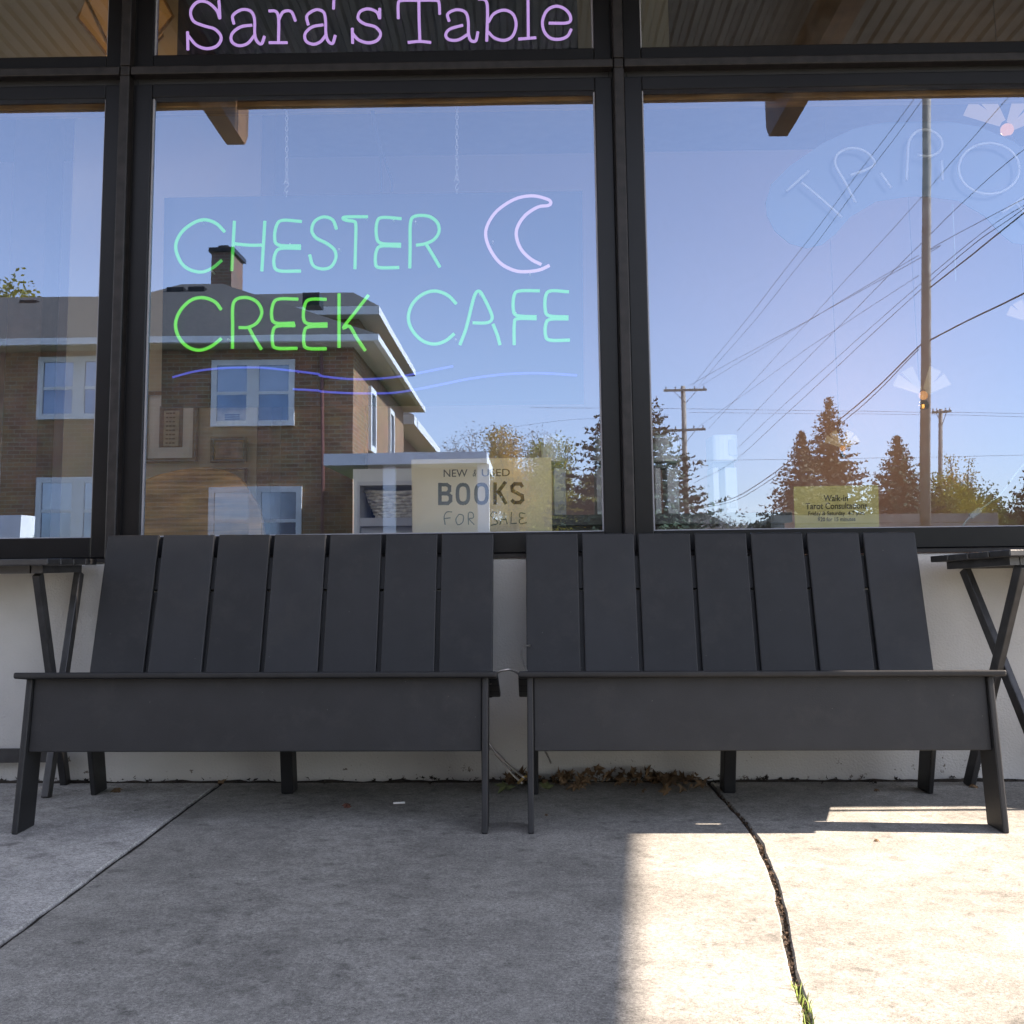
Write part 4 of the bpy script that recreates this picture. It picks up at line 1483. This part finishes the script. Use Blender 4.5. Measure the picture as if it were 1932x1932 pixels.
def house_window(par, px0, py0, px1, py1, d, double=True):
    a, b = far(px0, py1, d), far(px1, py0, d)
    wx0, wx1, z0, z1 = a.x, b.x, a.z, b.z
    q = MB(street)
    fw = 0.10
    q.box(wx0, wx0 + fw, d - 0.05, d + 0.1, z0, z1)
    q.box(wx1 - fw, wx1, d - 0.05, d + 0.1, z0, z1)
    q.box(wx0 + fw, wx1 - fw, d - 0.05, d + 0.1, z0, z0 + fw)
    q.box(wx0 + fw, wx1 - fw, d - 0.05, d + 0.1, z1 - fw, z1)
    xm_ = (wx0 + wx1) / 2
    q.box(xm_ - 0.11, xm_ + 0.11, d - 0.045, d + 0.1, z0 + fw, z1 - fw)
    zm = (z0 + z1) / 2
    for (u0, u1) in ((wx0 + fw, xm_ - 0.11), (xm_ + 0.11, wx1 - fw)):
        q.box(u0, u1, d - 0.03, d + 0.1, zm - 0.03, zm + 0.03)
    wf = q.build('window', WHITEP, par)
    q = MB(street)
    q.box(wx0 + fw, wx1 - fw, d - 0.02, d - 0.004, z0 + fw, zm)
    q.build('pane', HGLASS, wf)
    q = MB(street)
    q.box(wx0 + fw, wx1 - fw, d - 0.02, d - 0.004, zm + 0.001, z1 - fw)
    q.build('pane', BLIND, wf)
    return wf


def tri_roof(m_, x0, x1, d0, d1, z0, zr, hip0, hip1):
    """hipped roof with its ridge along x; hip0/hip1 are the ridge insets at either end"""
    dm = (d0 + d1) / 2
    A, B, C_, D_ = (x0, d0, z0), (x1, d0, z0), (x1, d1, z0), (x0, d1, z0)
    r0, r1_ = (x0 + hip0, dm, zr), (x1 - hip1, dm, zr)
    vs = [m_.v(p_) for p_ in (A, B, C_, D_, r0, r1_)]
    for f in ((0, 1, 5, 4), (1, 2, 5), (2, 3, 4, 5), (3, 0, 4), (3, 2, 1, 0)):
        m_.bm.faces.new([vs[i] for i in f])


DH = 20.0
hc = far(666, 800, DH)                             # front right corner of the house
fe = far(712, 640, DH - 0.55)
z_eave = far(500, 636, DH - 0.55).z
z_fb = far(500, 645, DH - 0.55).z
zr_l = far(100, 560, DH + 3.5).z
zr_c = far(380, 536, DH + 4.5).z
hs = thing('brick_house', 'two storey brick house with grey hip roof mirrored in the glass', 'house', tuple(street(Vector((hc.x, DH, -0.14)))))
q = MB(street)
q.box(-30, hc.x, DH, DH + 8.5, -0.3, z_fb)
q.build('wall', BRICK, hs)
q = MB(street)
xw = far(300, 560, DH + 4).x
tri_roof(q, -30, xw, DH - 0.55, DH + 9.05, z_eave + 0.03, far(100, 560, DH + 4.25).z, 4, 0.02)
x34 = far(341, 536, DH + 4.25).x
xa3 = far(150, 560, DH + 4.25).x
tri_roof(q, xa3, fe.x, DH - 0.548, DH + 9.048, z_eave + 0.032, far(380, 536, DH + 4.25).z, x34 - xa3, fe.x - far(421, 536, DH + 4.25).x)
q.build('roof', SHINGLE, hs)
q = MB(street)
q.box(-30, fe.x + 0.02, DH - 0.58, DH + 9.07, z_fb, z_eave + 0.03)
q.build('fascia', WHITEP, hs)
q = MB(street)
q.box(-29.9, fe.x - 0.08, DH - 0.48, DH + 8.98, z_fb - 0.012, z_fb - 0.001)
q.build('soffit', SOFFIT, hs)
# chimney
ca, cb_ = far(406, 520, DH + 4.9), far(462, 480, DH + 4.9)
q = MB(street)
cw0, cw1 = ca.x, far(444, 500, DH + 4.9).x
q.box(cw0, cw1, DH + 4.6, DH + 5.6, far(430, 560, DH + 5).z, far(430, 482, DH + 4.9).z)
ch_ = q.build('chimney', BRICKD, hs)
q = MB(street)
q.box(cw0 - 0.06, cw1 + 0.06, DH + 4.54, DH + 5.66, far(430, 482, DH + 4.9).z, far(430, 474, DH + 4.9).z)
q.box(cw0 + 0.12, cw1 - 0.12, DH + 4.7, DH + 5.5, far(430, 474, DH + 4.9).z, far(430, 467, DH + 4.9).z)
q.build('cap', FRAME, ch_)
# roof vents
for px, py in ((335, 546), (375, 545), (60, 570), (590, 556)):
    v_ = far(px, py, DH + 3.6)
    q = MB(street)
    q.box(v_.x - 0.18, v_.x + 0.18, DH + 3.4, DH + 3.9, v_.z - 0.28, v_.z + 0.0)
    q.build('roof_vent', FRAME, hs)
for wq in ((70, 672, 229, 793), (398, 678, 557, 806), (66, 899, 228, 1030), (393, 917, 570, 1050), (-270, 668, -110, 790), (-270, 897, -110, 1025)):
    house_window(hs, *wq, DH)
# windows of the sunlit side wall
for dd in (DH + 2.0, DH + 5.2):
    for zz0, zz1 in ((2.9, 4.2), (0.6, 1.9)):
        q = MB(street)
        q.box(hc.x - 0.05, hc.x + 0.06, dd, dd + 0.12, zz0, zz1)
        q.box(hc.x - 0.05, hc.x + 0.06, dd + 0.7, dd + 0.82, zz0, zz1)
        q.box(hc.x - 0.05, hc.x + 0.06, dd + 0.12, dd + 0.7, zz1 - 0.12, zz1)
        q.box(hc.x - 0.05, hc.x + 0.06, dd + 0.12, dd + 0.7, zz0, zz0 + 0.12)
        wf = q.build('window', WHITEP, hs)
        q = MB(street)
        q.box(hc.x - 0.04, hc.x + 0.02, dd + 0.12, dd + 0.7, zz0 + 0.12, zz1 - 0.12)
        q.build('pane', HGLASS, wf)
dp = far(605, 750, DH - 0.1)
q = MB(street)
q.tube([(dp.x, DH - 0.1, z_fb - 0.05), (dp.x + 0.05, DH - 0.1, 2.2), (dp.x + 0.05, DH - 0.1, 0)], 0.032, 8)
q.build('downpipe', REDPIPE, hs)
# rear block with the higher eave
q = MB(street)
d2 = DH + 6.0
e0, e1 = far(563, 579, d2 - 0.5), far(715, 592, d2 - 0.5)
q.box(-9, e1.x - 0.55, d2, d2 + 8, 0, e1.z)
q.build('wall', BRICK, hs)
q = MB(street)
q.box(-9, e1.x, d2 - 0.5, d2 + 8.5, e1.z, e0.z)
q.build('fascia', WHITEP, hs)
q = MB(street)
tri_roof(q, -9, e1.x, d2 - 0.5, d2 + 8.5, e0.z, far(580, 553, d2 + 4).z, 1.0, 1.3)
q.build('roof', SHINGLE, hs)
# white flat porch
pp0, pp1 = far(610, 878, 17.0), far(918, 852, 17.0)
q = MB(street)
q.box(pp0.x, pp1.x, 17.0, DH - 0.002, pp0.z, pp1.z)
po = q.build('porch_roof', WHITEP, hs)
for px in (735, 912):
    xx = far(px, 950, 17.2).x
    q = MB(street)
    q.box(xx - 0.09, xx + 0.09, 17.15, 17.33, -0.2, pp0.z)
    q.build('porch_post', WHITEP, hs)
q = MB(street)
q.box(far(668, 950, 17.8).x, far(905, 950, 17.8).x, 17.8, 17.9, -0.2, pp0.z - 0.002)
q.build('porch_wall', SOFFIT, hs)
q = MB(street)
q.box(far(674, 950, 17.7).x, far(778, 950, 17.7).x, 17.72, 17.80, -0.1, far(700, 908, 17.7).z)
q.build('porch_door', BLUEDK, hs)
# house further along the street
h2 = thing('neighbour_house', 'second brick house with a white eave, mirrored beyond the corner of the first', 'house', tuple(street(Vector((-3.6, 30, -0.14)))))
e0, e1 = far(790, 790, 29.5), far(836, 852, 36)
q = MB(street)
q.box(-10, e0.x - 0.75, 30, 38, -0.3, e0.z - 0.15)
q.build('wall', BRICK, h2)
q = MB(street)
q.box(-10, e0.x - 0.1, 29.4, 38.6, e0.z - 0.15, e0.z + 0.1)
q.build('fascia', WHITEP, h2)
q = MB(street)
tri_roof(q, -10, e0.x - 0.1, 29.4, 38.6, e0.z + 0.1, e0.z + 1.5, 2, 2)
q.build('roof', SHINGLE, h2)


# trees -----------------------------------------------------------------
def spruce(px, pyt, d, rad, label, mt, name='spruce_tree', seed=1, dens=1.0):
    rnd = random.Random(seed)
    top = far(px, pyt, d)
    base = street(Vector((top.x, d, -0.14)))
    h = top.z + 0.14
    t = thing(name, label, 'tree', tuple(base), 'spruces and firs mirrored across the street')
    q = MB()
    q.tube([base, base + Vector((0.05, 0, h * 0.5)), base + Vector((0, 0, h))], [h * 0.018, h * 0.011, 0.01], 7)
    q.build('trunk', BARK, t)
    q = MB()
    z = h * 0.06
    while z < h * 0.985:
        f = 1 - z / h
        rr = rad * (f ** 0.85) + 0.04
        nb = int((4 + 4 * f) * dens) + 2
        off = rnd.random() * 6.28
        for k in range(nb):
            an = off + 6.283 * k / nb + rnd.uniform(-0.5, 0.5)
            ln = rr * rnd.choice((rnd.uniform(0.45, 0.85), rnd.uniform(0.8, 1.18)))
            zz = z + rnd.uniform(-0.10, 0.10)
            droop = rnd.uniform(0.05, 0.35)
            dr = Vector((math.cos(an), math.sin(an), 0))
            sdv = Vector((-math.sin(an), math.cos(an), 0))
            ns = max(2, int(ln / 0.16))
            prev = base + Vector((0, 0, zz))
            for s_ in range(1, ns + 1):
                u = s_ / ns
                pc = base + Vector((0, 0, zz)) + dr * ln * u + Vector((0, 0, -droop * ln * u + 0.22 * ln * u * u))
                for m_ in range(3):
                    sg = rnd.choice((-1, 1))
                    ll = rnd.uniform(0.10, 0.26) * min(1.0, 0.35 + 0.5 * ln) * (1.15 - 0.5 * u)
                    st_ = prev.lerp(pc, rnd.random())
                    e_ = st_ + sdv * sg * ll + dr * ll * rnd.uniform(0.2, 0.9) + Vector((0, 0, rnd.uniform(-0.6, 0.15) * ll))
                    wv_ = Vector((rnd.uniform(-1, 1), rnd.uniform(-1, 1), rnd.uniform(-1, 1))).normalized() * 0.085
                    q.bm.faces.new([q.bm.verts.new(v_) for v_ in (st_ - wv_ * 0.6, (st_ + e_) / 2 - wv_, e_, (st_ + e_) / 2 + wv_)])
                prev = pc
        z += rnd.uniform(0.08, 0.17) * (0.55 + 0.6 * f)
    q.build('crown', mt, t, recalc=False)
    return t


def leafy(px, pyt, d, rx, label, mt, name='leafy_tree', seed=1, n=900, leaf=0.16, bare=0.0, zlow=0.25, grp='broadleaf trees and shrubs mirrored across the street', tm=None):
    rnd = random.Random(seed)
    top = far(px, pyt, d)
    base = street(Vector((top.x, d, -0.14)))
    h = top.z + 0.14
    t = thing(name, label, 'tree', tuple(base), grp)
    q = MB()
    tips = []
    q.tube([base, base + Vector((0.1, 0, h * 0.3)), base + Vector((0, 0.1, h * 0.62))], [h * 0.022, h * 0.016, h * 0.008], 7)
    for k in range(int(16 + 26 * bare)):
        an = rnd.random() * 6.28
        s0_ = base + Vector((0, 0, h * rnd.uniform(zlow * 0.7, 0.6)))
        rr = rx * rnd.uniform(0.35, 1.0)
        e_ = base + Vector((math.cos(an) * rr, math.sin(an) * rr, h * rnd.uniform(max(zlow, 0.4), 1.0) * (1 - 0.22 * (rr / rx) ** 2)))
        mid_ = (s0_ + e_) / 2 + Vector((math.cos(an), math.sin(an), 0)) * rr * 0.12
        q.tube([s0_, mid_, e_], [h * 0.007, h * 0.004, 0.012], 5)
        tips += [e_, (mid_ + e_) / 2, mid_]
        if bare:
            for j in range(7):
                b0_ = mid_.lerp(e_, rnd.random())
                q.tube([b0_, b0_ + Vector((rnd.uniform(-1, 1) * rx * 0.22, rnd.uniform(-1, 1) * rx * 0.22, rnd.uniform(0.1, 0.5) * rx * 0.5))], [0.016, 0.006], 4)
    q.build('trunk', tm or BARK, t)
    q = MB()
    for k in range(n):
        c = rnd.choice(tips)
        o_ = Vector((rnd.gauss(0, 1), rnd.gauss(0, 1), rnd.gauss(0, 0.9))) * rx * 0.17
        c = c + o_
        if c.z < base.z + 0.1:
            c.z = base.z + 0.1 + rnd.random() * 0.4
        a_ = Vector((rnd.gauss(0, 1), rnd.gauss(0, 1), rnd.gauss(0, 1))).normalized()
        b_ = a_.orthogonal().normalized()
        s_ = leaf * rnd.uniform(0.5, 1.3)
        q.bm.faces.new([q.bm.verts.new(v_) for v_ in (c - a_ * s_, c + b_ * s_ * 0.5, c + a_ * s_, c - b_ * s_ * 0.5)])
    q.build('crown', mt, t, recalc=False)
    return t


spruce(1188, 700, 34, 3.6, 'dark green spruce mirrored behind the right mullion', SPRUCE, seed=3, dens=2.4)
spruce(1563, 748, 46, 2.9, 'tall brownish spruce with open tiers, above the yellow green card', SPRUCEB, seed=5, dens=1.4)
spruce(1512, 812, 44, 2.6, 'denser brownish spruce, left shoulder of the tall open one', SPRUCEB, seed=8, dens=1.8)
spruce(1692, 820, 44, 2.6, 'narrow dark spruce just left of the tall utility pole', SPRUCE, seed=11, dens=2.2)
spruce(1965, 850, 40, 2.6, 'dark spruce at the right edge of the photo', SPRUCE, seed=13, dens=1.4)
spruce(1650, 905, 52, 2.0, 'short brown spruce at the foot of the dark narrow one', SPRUCEB, seed=17)
leafy(905, 797, 55, 1.9, 'bare grey twigged tree beyond the houses', TWIG, seed=21, n=6000, leaf=0.055, bare=1.0, tm=TWIG)
leafy(870, 812, 58, 1.7, 'bare twiggy tree close against the far house', TWIG, seed=22, n=5000, leaf=0.05, bare=1.0, tm=TWIG)
leafy(968, 788, 52, 1.5, 'golden tree in the middle of the far row, above the cream card', LEAFY, seed=23, n=11000, leaf=0.07, bare=0.4)
leafy(1010, 800, 56, 1.5, 'grey brown thinly leaved tree behind the golden one', TWIG, seed=24, n=7000, leaf=0.055, bare=0.8, tm=TWIG)
leafy(1050, 822, 50, 1.5, 'olive yellow tree behind the first white dispenser', LEAFYG, seed=25, n=9000, leaf=0.075, bare=0.2)
leafy(1072, 868, 46, 1.5, 'low yellow green tree left of the right mullion', LEAFYG, seed=26, n=9000, leaf=0.075, zlow=0.1)
leafy(1800, 872, 44, 1.3, 'yellow green shrub right of the tall pole', LEAFYG, seed=27, n=9000, leaf=0.075, zlow=0.05)
leafy(1808, 852, 52, 1.0, 'thin pinkish brown treetop behind the yellow green shrub', LEAFY, seed=28, n=4000, leaf=0.06, bare=0.5)
leafy(1900, 930, 46, 2.2, 'low green shrub towards the right edge', LEAFG, seed=29, n=10000, leaf=0.08, zlow=0.05)
leafy(1740, 930, 48, 1.6, 'low green shrub behind the foot of the tall pole', LEAFG, seed=30, n=9000, leaf=0.08, zlow=0.05)
leafy(38, 514, 38, 2.0, 'yellow green treetop rising over the roof at far left', LEAFYG, seed=31, n=12000, leaf=0.11)
leafy(1380, 962, 70, 3.0, 'faint grey thicket low behind the crossarmed pole', TWIG, seed=33, n=1200, leaf=0.12, bare=0.6, zlow=0.1, tm=TWIG)
# plank fence by the trees
fn = thing('board_fence', 'weathered low board fence mirrored below the trees', 'fence', tuple(street(Vector((far(1750, 985, 38).x, 38, -0.14)))))
fa, fb_ = far(1460, 978, 38), far(1880, 968, 38)
q = MB(street)
for k in range(4):
    z1 = fb_.z - k * 0.31
    q.box(fa.x, fb_.x, 38, 38.04, z1 - 0.29, z1)
q.build('board', POLEW, fn)
for k in range(5):
    xx = fa.x + (fb_.x - fa.x) * k / 4
    q = MB(street)
    q.box(xx - 0.06, xx + 0.06, 38.041, 38.14, -0.14, fb_.z + 0.02)
    q.build('post', POLEW, fn)


# poles and wires ----------------------------------------------------------
def pole(px0, py0, px1, d, r, label, arms):
    b_, t_ = far(px1, 1000, d), far(px0, py0, d)
    base = street(Vector((b_.x, d, -0.14)))
    top = street(t_)
    t = thing('utility_pole', label, 'utility pole', tuple(base))
    q = MB()
    q.tube([base, base.lerp(top, 0.5), top], [r * 1.15, r, r * 0.85], 14)
    q.build('shaft', POLEW, t, smooth=True)
    for (pa0, pa1, py) in arms:
        a_, c_ = street(far(pa0, py + 1, d)), street(far(pa1, py - 1, d))
        off = Vector((0, r + 0.06, 0))
        q = MB()
        q.bar(a_ + off, c_ + off, 0.13, 0.10, (0, 0, 1))
        ar = q.build('crossarm', POLEW, t)
        for u in (0.06, 0.28, 0.72, 0.94):
            q = MB()
            ip = (a_ + off).lerp(c_ + off, u) + Vector((0, 0, 0.065))
            q.lathe([(0.03, 0), (0.05, 0.04), (0.03, 0.08), (0.045, 0.12), (0.02, 0.16)], ip, 8)
            q.build('insulator', SEAL, ar)
        for sgn in (0.22, 0.78):
            q = MB()
            mid_ = (a_ + c_) / 2 + off
            q.bar((a_ + off).lerp(c_ + off, sgn), mid_ + Vector((0, 0, -0.75)), 0.03, 0.03)
            q.build('brace', POLEW, ar)
    return t


pole(1749, -60, 1739, 30, 0.125, 'tall leaning utility pole crossing the whole right pane', [])
pole(1289, 728, 1297, 62, 0.15, 'utility pole with two long crossarms beside the right mullion', [(1252, 1332, 737), (1253, 1330, 812)])
pole(1775, 772, 1770, 60, 0.12, 'thin far utility pole just right of the tall one', [(1756, 1792, 778)])
W = [([(1932 + 120, 300, 24), (1754, 543, 30)], 0.022, 0), ([(2050, 505, 22), (1932, 554, 25), (1754, 641, 30), (1733, 653, 31), (1592, 786, 40), (1402, 931, 58), (1300, 960, 66)], 0.022, 1),
     ([(1733, 658, 31), (1595, 793, 40), (1405, 936, 58), (1300, 962, 66)], 0.016, 1),
     ([(1727, 184, 29), (1461, 536, 45), (1307, 727, 62)], 0.009, 0), ([(1741, 188, 29), (1480, 536, 45), (1318, 727, 62)], 0.009, 0),
     ([(1903, 184, 22), (1619, 504, 40), (1337, 809, 62)], 0.009, 0), ([(1990, 234, 24), (1755, 442, 30), (1390, 813, 60)], 0.010, 0),
     ([(2000, 338, 24), (1755, 470, 30), (1706, 504, 33), (1300, 727, 62)], 0.009, 0), ([(2000, 345, 24), (1755, 520, 30), (1390, 845, 60)], 0.009, 0),
     ([(1932, 393, 25), (1730, 553, 31), (1398, 858, 60), (1310, 910, 64)], 0.011, 0), ([(1733, 482, 31), (1500, 620, 45), (1310, 735, 62)], 0.008, 0),
     ([(1733, 520, 31), (1520, 660, 45), (1310, 812, 62)], 0.008, 0),
     ([(1000, 768, 60), (1300, 772, 62), (1775, 778, 60), (2000, 782, 60)], 0.010, 0), ([(1300, 779, 62), (1775, 783, 60), (2000, 790, 60)], 0.009, 0),
     ([(1300, 868, 62), (1775, 862, 60), (2000, 856, 60)], 0.010, 0), ([(870, 822, 60), (1110, 790, 60), (1290, 812, 62)], 0.008, 0)]
desc = ['thick black service wire running up right from the tall pole', 'thickest sagging wire sweeping down left from the tall pole',
        'thick wire running just under the thickest sagging one', 'thin wire, upper of the steep pair at the top of the right pane',
        'thin wire, lower of the steep pair at the top of the right pane', 'thin steep wire reaching the lower crossarm from the top right',
        'thin wire passing the tall pole below the arched sign', 'thin wire sloping gently to the upper crossarm', 'thin wire second below the arched sign at the tall pole',
        'thin wire with dark spacers meeting the tall pole at its middle', 'thin wire from the tall pole crossing the other lines to the upper crossarm',
        'thin wire from the tall pole down to the lower crossarm', 'level wire strung far off at the height of the crossarms', 'level wire just under the topmost level one',
        'lowest level wire strung far off, crossing the spruces', 'short faint wire over the golden trees']
for (pts, r_, sm), ds in zip(W, desc):
    v_ = [street(far(*p_)) for p_ in pts]
    q = MB()
    path = smooth_path(v_, 8) if len(v_) > 2 else [v_[0].lerp(v_[1], k / 6) + Vector((0, 0, -0.05 * math.sin(math.pi * k / 6))) for k in range(7)]
    q.tube(path, r_ * 0.88, 6)
    o = q.build('overhead_wire', WIREM)
    tag(o, ds, 'wire', 'overhead wires mirrored in the right pane')

rnd = random.Random(77)
q = MB()
for k in range(9000):
    px = rnd.uniform(840, 2150)
    d_ = rnd.uniform(84, 94)
    top = 985 - 10 * math.sin(px * 0.021) - 7 * math.sin(px * 0.057 + 1)
    py = top + abs(rnd.gauss(0, 1)) * 26
    if py > 1072:
        continue
    c = street(far(px, py, d_))
    a_ = Vector((rnd.gauss(0, 1), rnd.gauss(0, 1), rnd.gauss(0, 1))).normalized()
    b_ = a_.orthogonal().normalized()
    s_ = rnd.uniform(0.25, 0.6)
    q.face([c - a_ * s_, c + b_ * s_ * 0.6, c + a_ * s_, c - b_ * s_ * 0.6])
tag(q.build('far_wood', mat('far_foliage', (0.17, 0.16, 0.10), 0.9, 0.5, 0.3), recalc=False), 'distant grey green wood low along the horizon', 'wood', kind='stuff')

# planter at the lower left of the reflection
pl0 = far(12, 985, 14)
pt = thing('planter', 'white square planter with a leafy plant mirrored at the lower left', 'planter', tuple(street(Vector((pl0.x, 14, -0.14)))))
q = MB(street)
q.prism([(pl0.x - 0.25, 14, -0.14), (pl0.x + 0.15, 14, -0.14), (pl0.x + 0.19, 14, far(12, 972, 14).z), (pl0.x - 0.29, 14, far(12, 972, 14).z)], (0, 0.4, 0))
q.build('pot', WHITEP, pt)
q = MB(street)
rnd = random.Random(5)
for k in range(90):
    b_ = Vector((pl0.x + 0.22 + rnd.uniform(-0.02, 0.08), 14.1 + rnd.uniform(0, 0.3), 0.7 + rnd.uniform(-0.3, 0.3)))
    e_ = b_ + Vector((rnd.uniform(0.02, 0.28), rnd.uniform(-0.1, 0.1), rnd.uniform(-0.05, 0.16)))
    q.face([b_, (b_ + e_) / 2 + Vector((0, 0, 0.025)), e_, (b_ + e_) / 2 - Vector((0, 0, 0.025))])
q.build('plant', LEAFG, pt, recalc=False)

# ================================================================== small things on the pavement
def leaf_faces(q, c, s, rnd, nrm=None, curl=0.5):
    """one lobed dry leaf, curled"""
    an = rnd.random() * 6.28
    tilt = Vector((rnd.uniform(-1, 1), rnd.uniform(-1, 1), rnd.uniform(0.35, 1.2))).normalized() if nrm is None else nrm
    a_ = Vector((math.cos(an), math.sin(an), 0))
    a_ = (a_ - tilt * a_.dot(tilt)).normalized()
    b_ = tilt.cross(a_)
    rad = [1.0, 0.50, 0.92, 0.42, 0.80, 0.36, 0.45, 0.36, 0.80, 0.42, 0.92, 0.50]
    ctr = q.bm.verts.new(c)
    ring = []
    k1, k2 = rnd.uniform(-curl, curl), rnd.uniform(-curl, curl)
    for k, r_ in enumerate(rad):
        t = 2 * math.pi * k / 12
        u, v = r_ * math.cos(t) * s, r_ * math.sin(t) * s * 0.85
        w_ = (k1 * u * u + k2 * v * v) / s + rnd.uniform(-0.08, 0.08) * s
        ring.append(q.bm.verts.new(c + a_ * u + b_ * v + tilt * w_))
    for k in range(12):
        q.bm.faces.new([ctr, ring[k], ring[(k + 1) % 12]])


rnd = random.Random(12)
q = MB()
for k in range(120):
    u = rnd.random()
    x = -0.06 + 0.62 * u
    hp = 0.035 * math.exp(-((x - 0.24) / 0.16) ** 2) + 0.012
    y = -0.03 - abs(rnd.gauss(0, 1)) * (0.07 if x > 0.05 else 0.04)
    y = max(y, -0.26)
    z = gz(x) + 0.006 + rnd.random() * hp * max(0.2, 1 + y / 0.25)
    leaf_faces(q, Vector((x, y, z + 0.006)), rnd.uniform(0.012, 0.034), rnd, curl=1.1)
tag(q.build('fallen_leaves', DEADL, recalc=False), 'drift of crumpled brown leaves against the foot of the wall', 'leaves', kind='stuff')
q = MB()
for k in range(230):
    x = rnd.uniform(-2.2, 2.2)
    y = -0.018 - abs(rnd.gauss(0, 0.018))
    leaf_faces(q, Vector((x, y, gz(x) + 0.005 + rnd.random() * 0.008)), rnd.uniform(0.003, 0.014), rnd, curl=0.9)
q.tube([(-3 + k * 0.03, -0.026 + rnd.uniform(-0.006, 0.004), gz(-3 + k * 0.03) - 0.003 + rnd.uniform(-0.003, 0.003)) for k in range(201)], [rnd.uniform(0.007, 0.012) for k in range(201)], 6)
tag(q.build('leaf_litter', DIRT, recalc=False), 'dark crumbs of dirt and leaf along the foot of the wall', 'litter', kind='stuff')
for (px, py, s, mt, lab) in ((220, 1497, 0.026, DEADL, 'single curled brown leaf behind the left front leg of the bench'), (655, 1522, 0.024, DEADR, 'dark red brown leaf alone on the shaded slab'),
                             (420, 1477, 0.022, DEADL, 'pale tan leaf where the left joint meets the wall'), (955, 1490, 0.045, DEADG, 'greenish maple leaf between the two benches'),
                             (1032, 1488, 0.032, DEADG, 'smaller green leaf just right of the bench leg'), (1655, 1577, 0.012, DEADL, 'tiny curled leaf on the sunlit slab in front of the bench'),
                             (1655, 1578 - 95, 0.014, DEADL, 'small leaf scrap by the wall behind the sunlit patch'), (1838, 1475, 0.026, DEADL, 'curled tan leaf by the wall near the table leg'),
                             (1030, 1535, 0.008, DEADL, 'small brown leaf scrap in front of the gap between the benches')):
    p = on_z(px, py, 0.006)
    p.z = gz(p.x) + s * 0.35
    if p.y > -0.03:
        p.y = -0.045
    q = MB()
    leaf_faces(q, p, s, random.Random(px), Vector((0.1, -0.35, 1)).normalized(), 0.9)
    tag(q.build('leaf', mt, recalc=False), lab, 'leaf', 'single leaves on the pavement')
p = on_z(754, 1518, 0.004)
q = MB()
q.tube([(p.x - 0.018, p.y, gz(p.x) + 0.005), (p.x + 0.014, p.y + 0.006, gz(p.x) + 0.005)], 0.003, 8)
tag(q.build('cigarette_end', PAPERW), 'white cigarette end lying on the shaded slab', 'cigarette end')
# grass and debris in the right joint
q = MB()
rnd = random.Random(4)
for k in range(70):
    y = -1.70 - abs(rnd.gauss(0, 0.12))
    x = jx_right(y) + rnd.uniform(-0.010, 0.010)
    h = rnd.uniform(0.008, 0.032)
    a_ = rnd.random() * 6.28
    l = Vector((math.cos(a_), math.sin(a_), 0)) * h * rnd.uniform(0.2, 0.7)
    b_ = Vector((x, y, gz(x) - 0.012))
    s_ = Vector((rnd.uniform(-1, 1), rnd.uniform(-1, 1), 0)).normalized() * 0.0012
    m_ = b_ + l * 0.4 + Vector((0, 0, h * 0.7))
    t_ = b_ + l + Vector((0, 0, h))
    q.face([b_ - s_, b_ + s_, m_ + s_ * 0.7, m_ - s_ * 0.7])
    q.face([m_ - s_ * 0.7, m_ + s_ * 0.7, t_])
tag(q.build('grass', GRASSM, recalc=False), 'tuft of green grass growing in the pavement joint', 'grass', kind='stuff')
q = MB()
for k in range(260):
    y = rnd.uniform(-2.0, -0.2)
    x = jx_right(y) + rnd.uniform(-0.006, 0.006)
    leaf_faces(q, Vector((x, y, gz(x) - 0.006 + rnd.random() * 0.005)), rnd.uniform(0.003, 0.008), rnd, curl=0.8)
tag(q.build('joint_debris', DEADD, recalc=False), 'dry leaf crumbs packed in the wide pavement joint', 'debris', kind='stuff')

# security cable between the benches
cb = thing('security_cable', 'thin steel security cable looped between the two benches', 'cable', tuple(on_y(950, 1400, -0.40)))


def cpath(pts):
    return smooth_path([on_y(a_, b_, y_) for a_, b_, y_ in pts], 6)


q = MB()
q.tube(cpath([(916, 1375, -0.40), (922, 1400, -0.41), (940, 1425, -0.42), (965, 1448, -0.45), (990, 1468, -0.50)]), 0.0035, 7)
q.tube(cpath([(941, 1428, -0.42), (962, 1455, -0.44), (985, 1478, -0.48)]), 0.0032, 7)
q.tube(cpath([(925, 1290, -0.50), (938, 1270, -0.56), (952, 1264, -0.58), (966, 1264, -0.56), (985, 1275, -0.50)]), 0.0035, 7)
q.tube(cpath([(1000, 1218, -0.22), (988, 1220, -0.26), (984, 1232, -0.32), (988, 1250, -0.40), (994, 1270, -0.46)]), 0.0035, 7)
q.tube(cpath([(1040, 1440, -0.1), (1030, 1420, -0.08), (1020, 1400, -0.08)]), 0.003, 6)
q.build('wire', STEELW, cb, smooth=True)
q = MB()
a_, b_ = on_y(930, 1424, -0.425), on_y(923, 1415, -0.425)
q.tube([on_y(916, 1409, -0.415), on_y(923, 1417, -0.415)], 0.008, 10)
q.build('end_cap', STEELW, cb)
q = MB()
q.tube([on_y(936, 1421, -0.421), on_y(951, 1437, -0.431)], 0.0062, 10)
q.build('ferrule', STEELW, cb)
q = MB()
q.tube(cpath([(978, 1477, -0.47), (985, 1470, -0.49), (992, 1464, -0.5)]), 0.004, 8)
q.build('shackle', BRASS, cb)
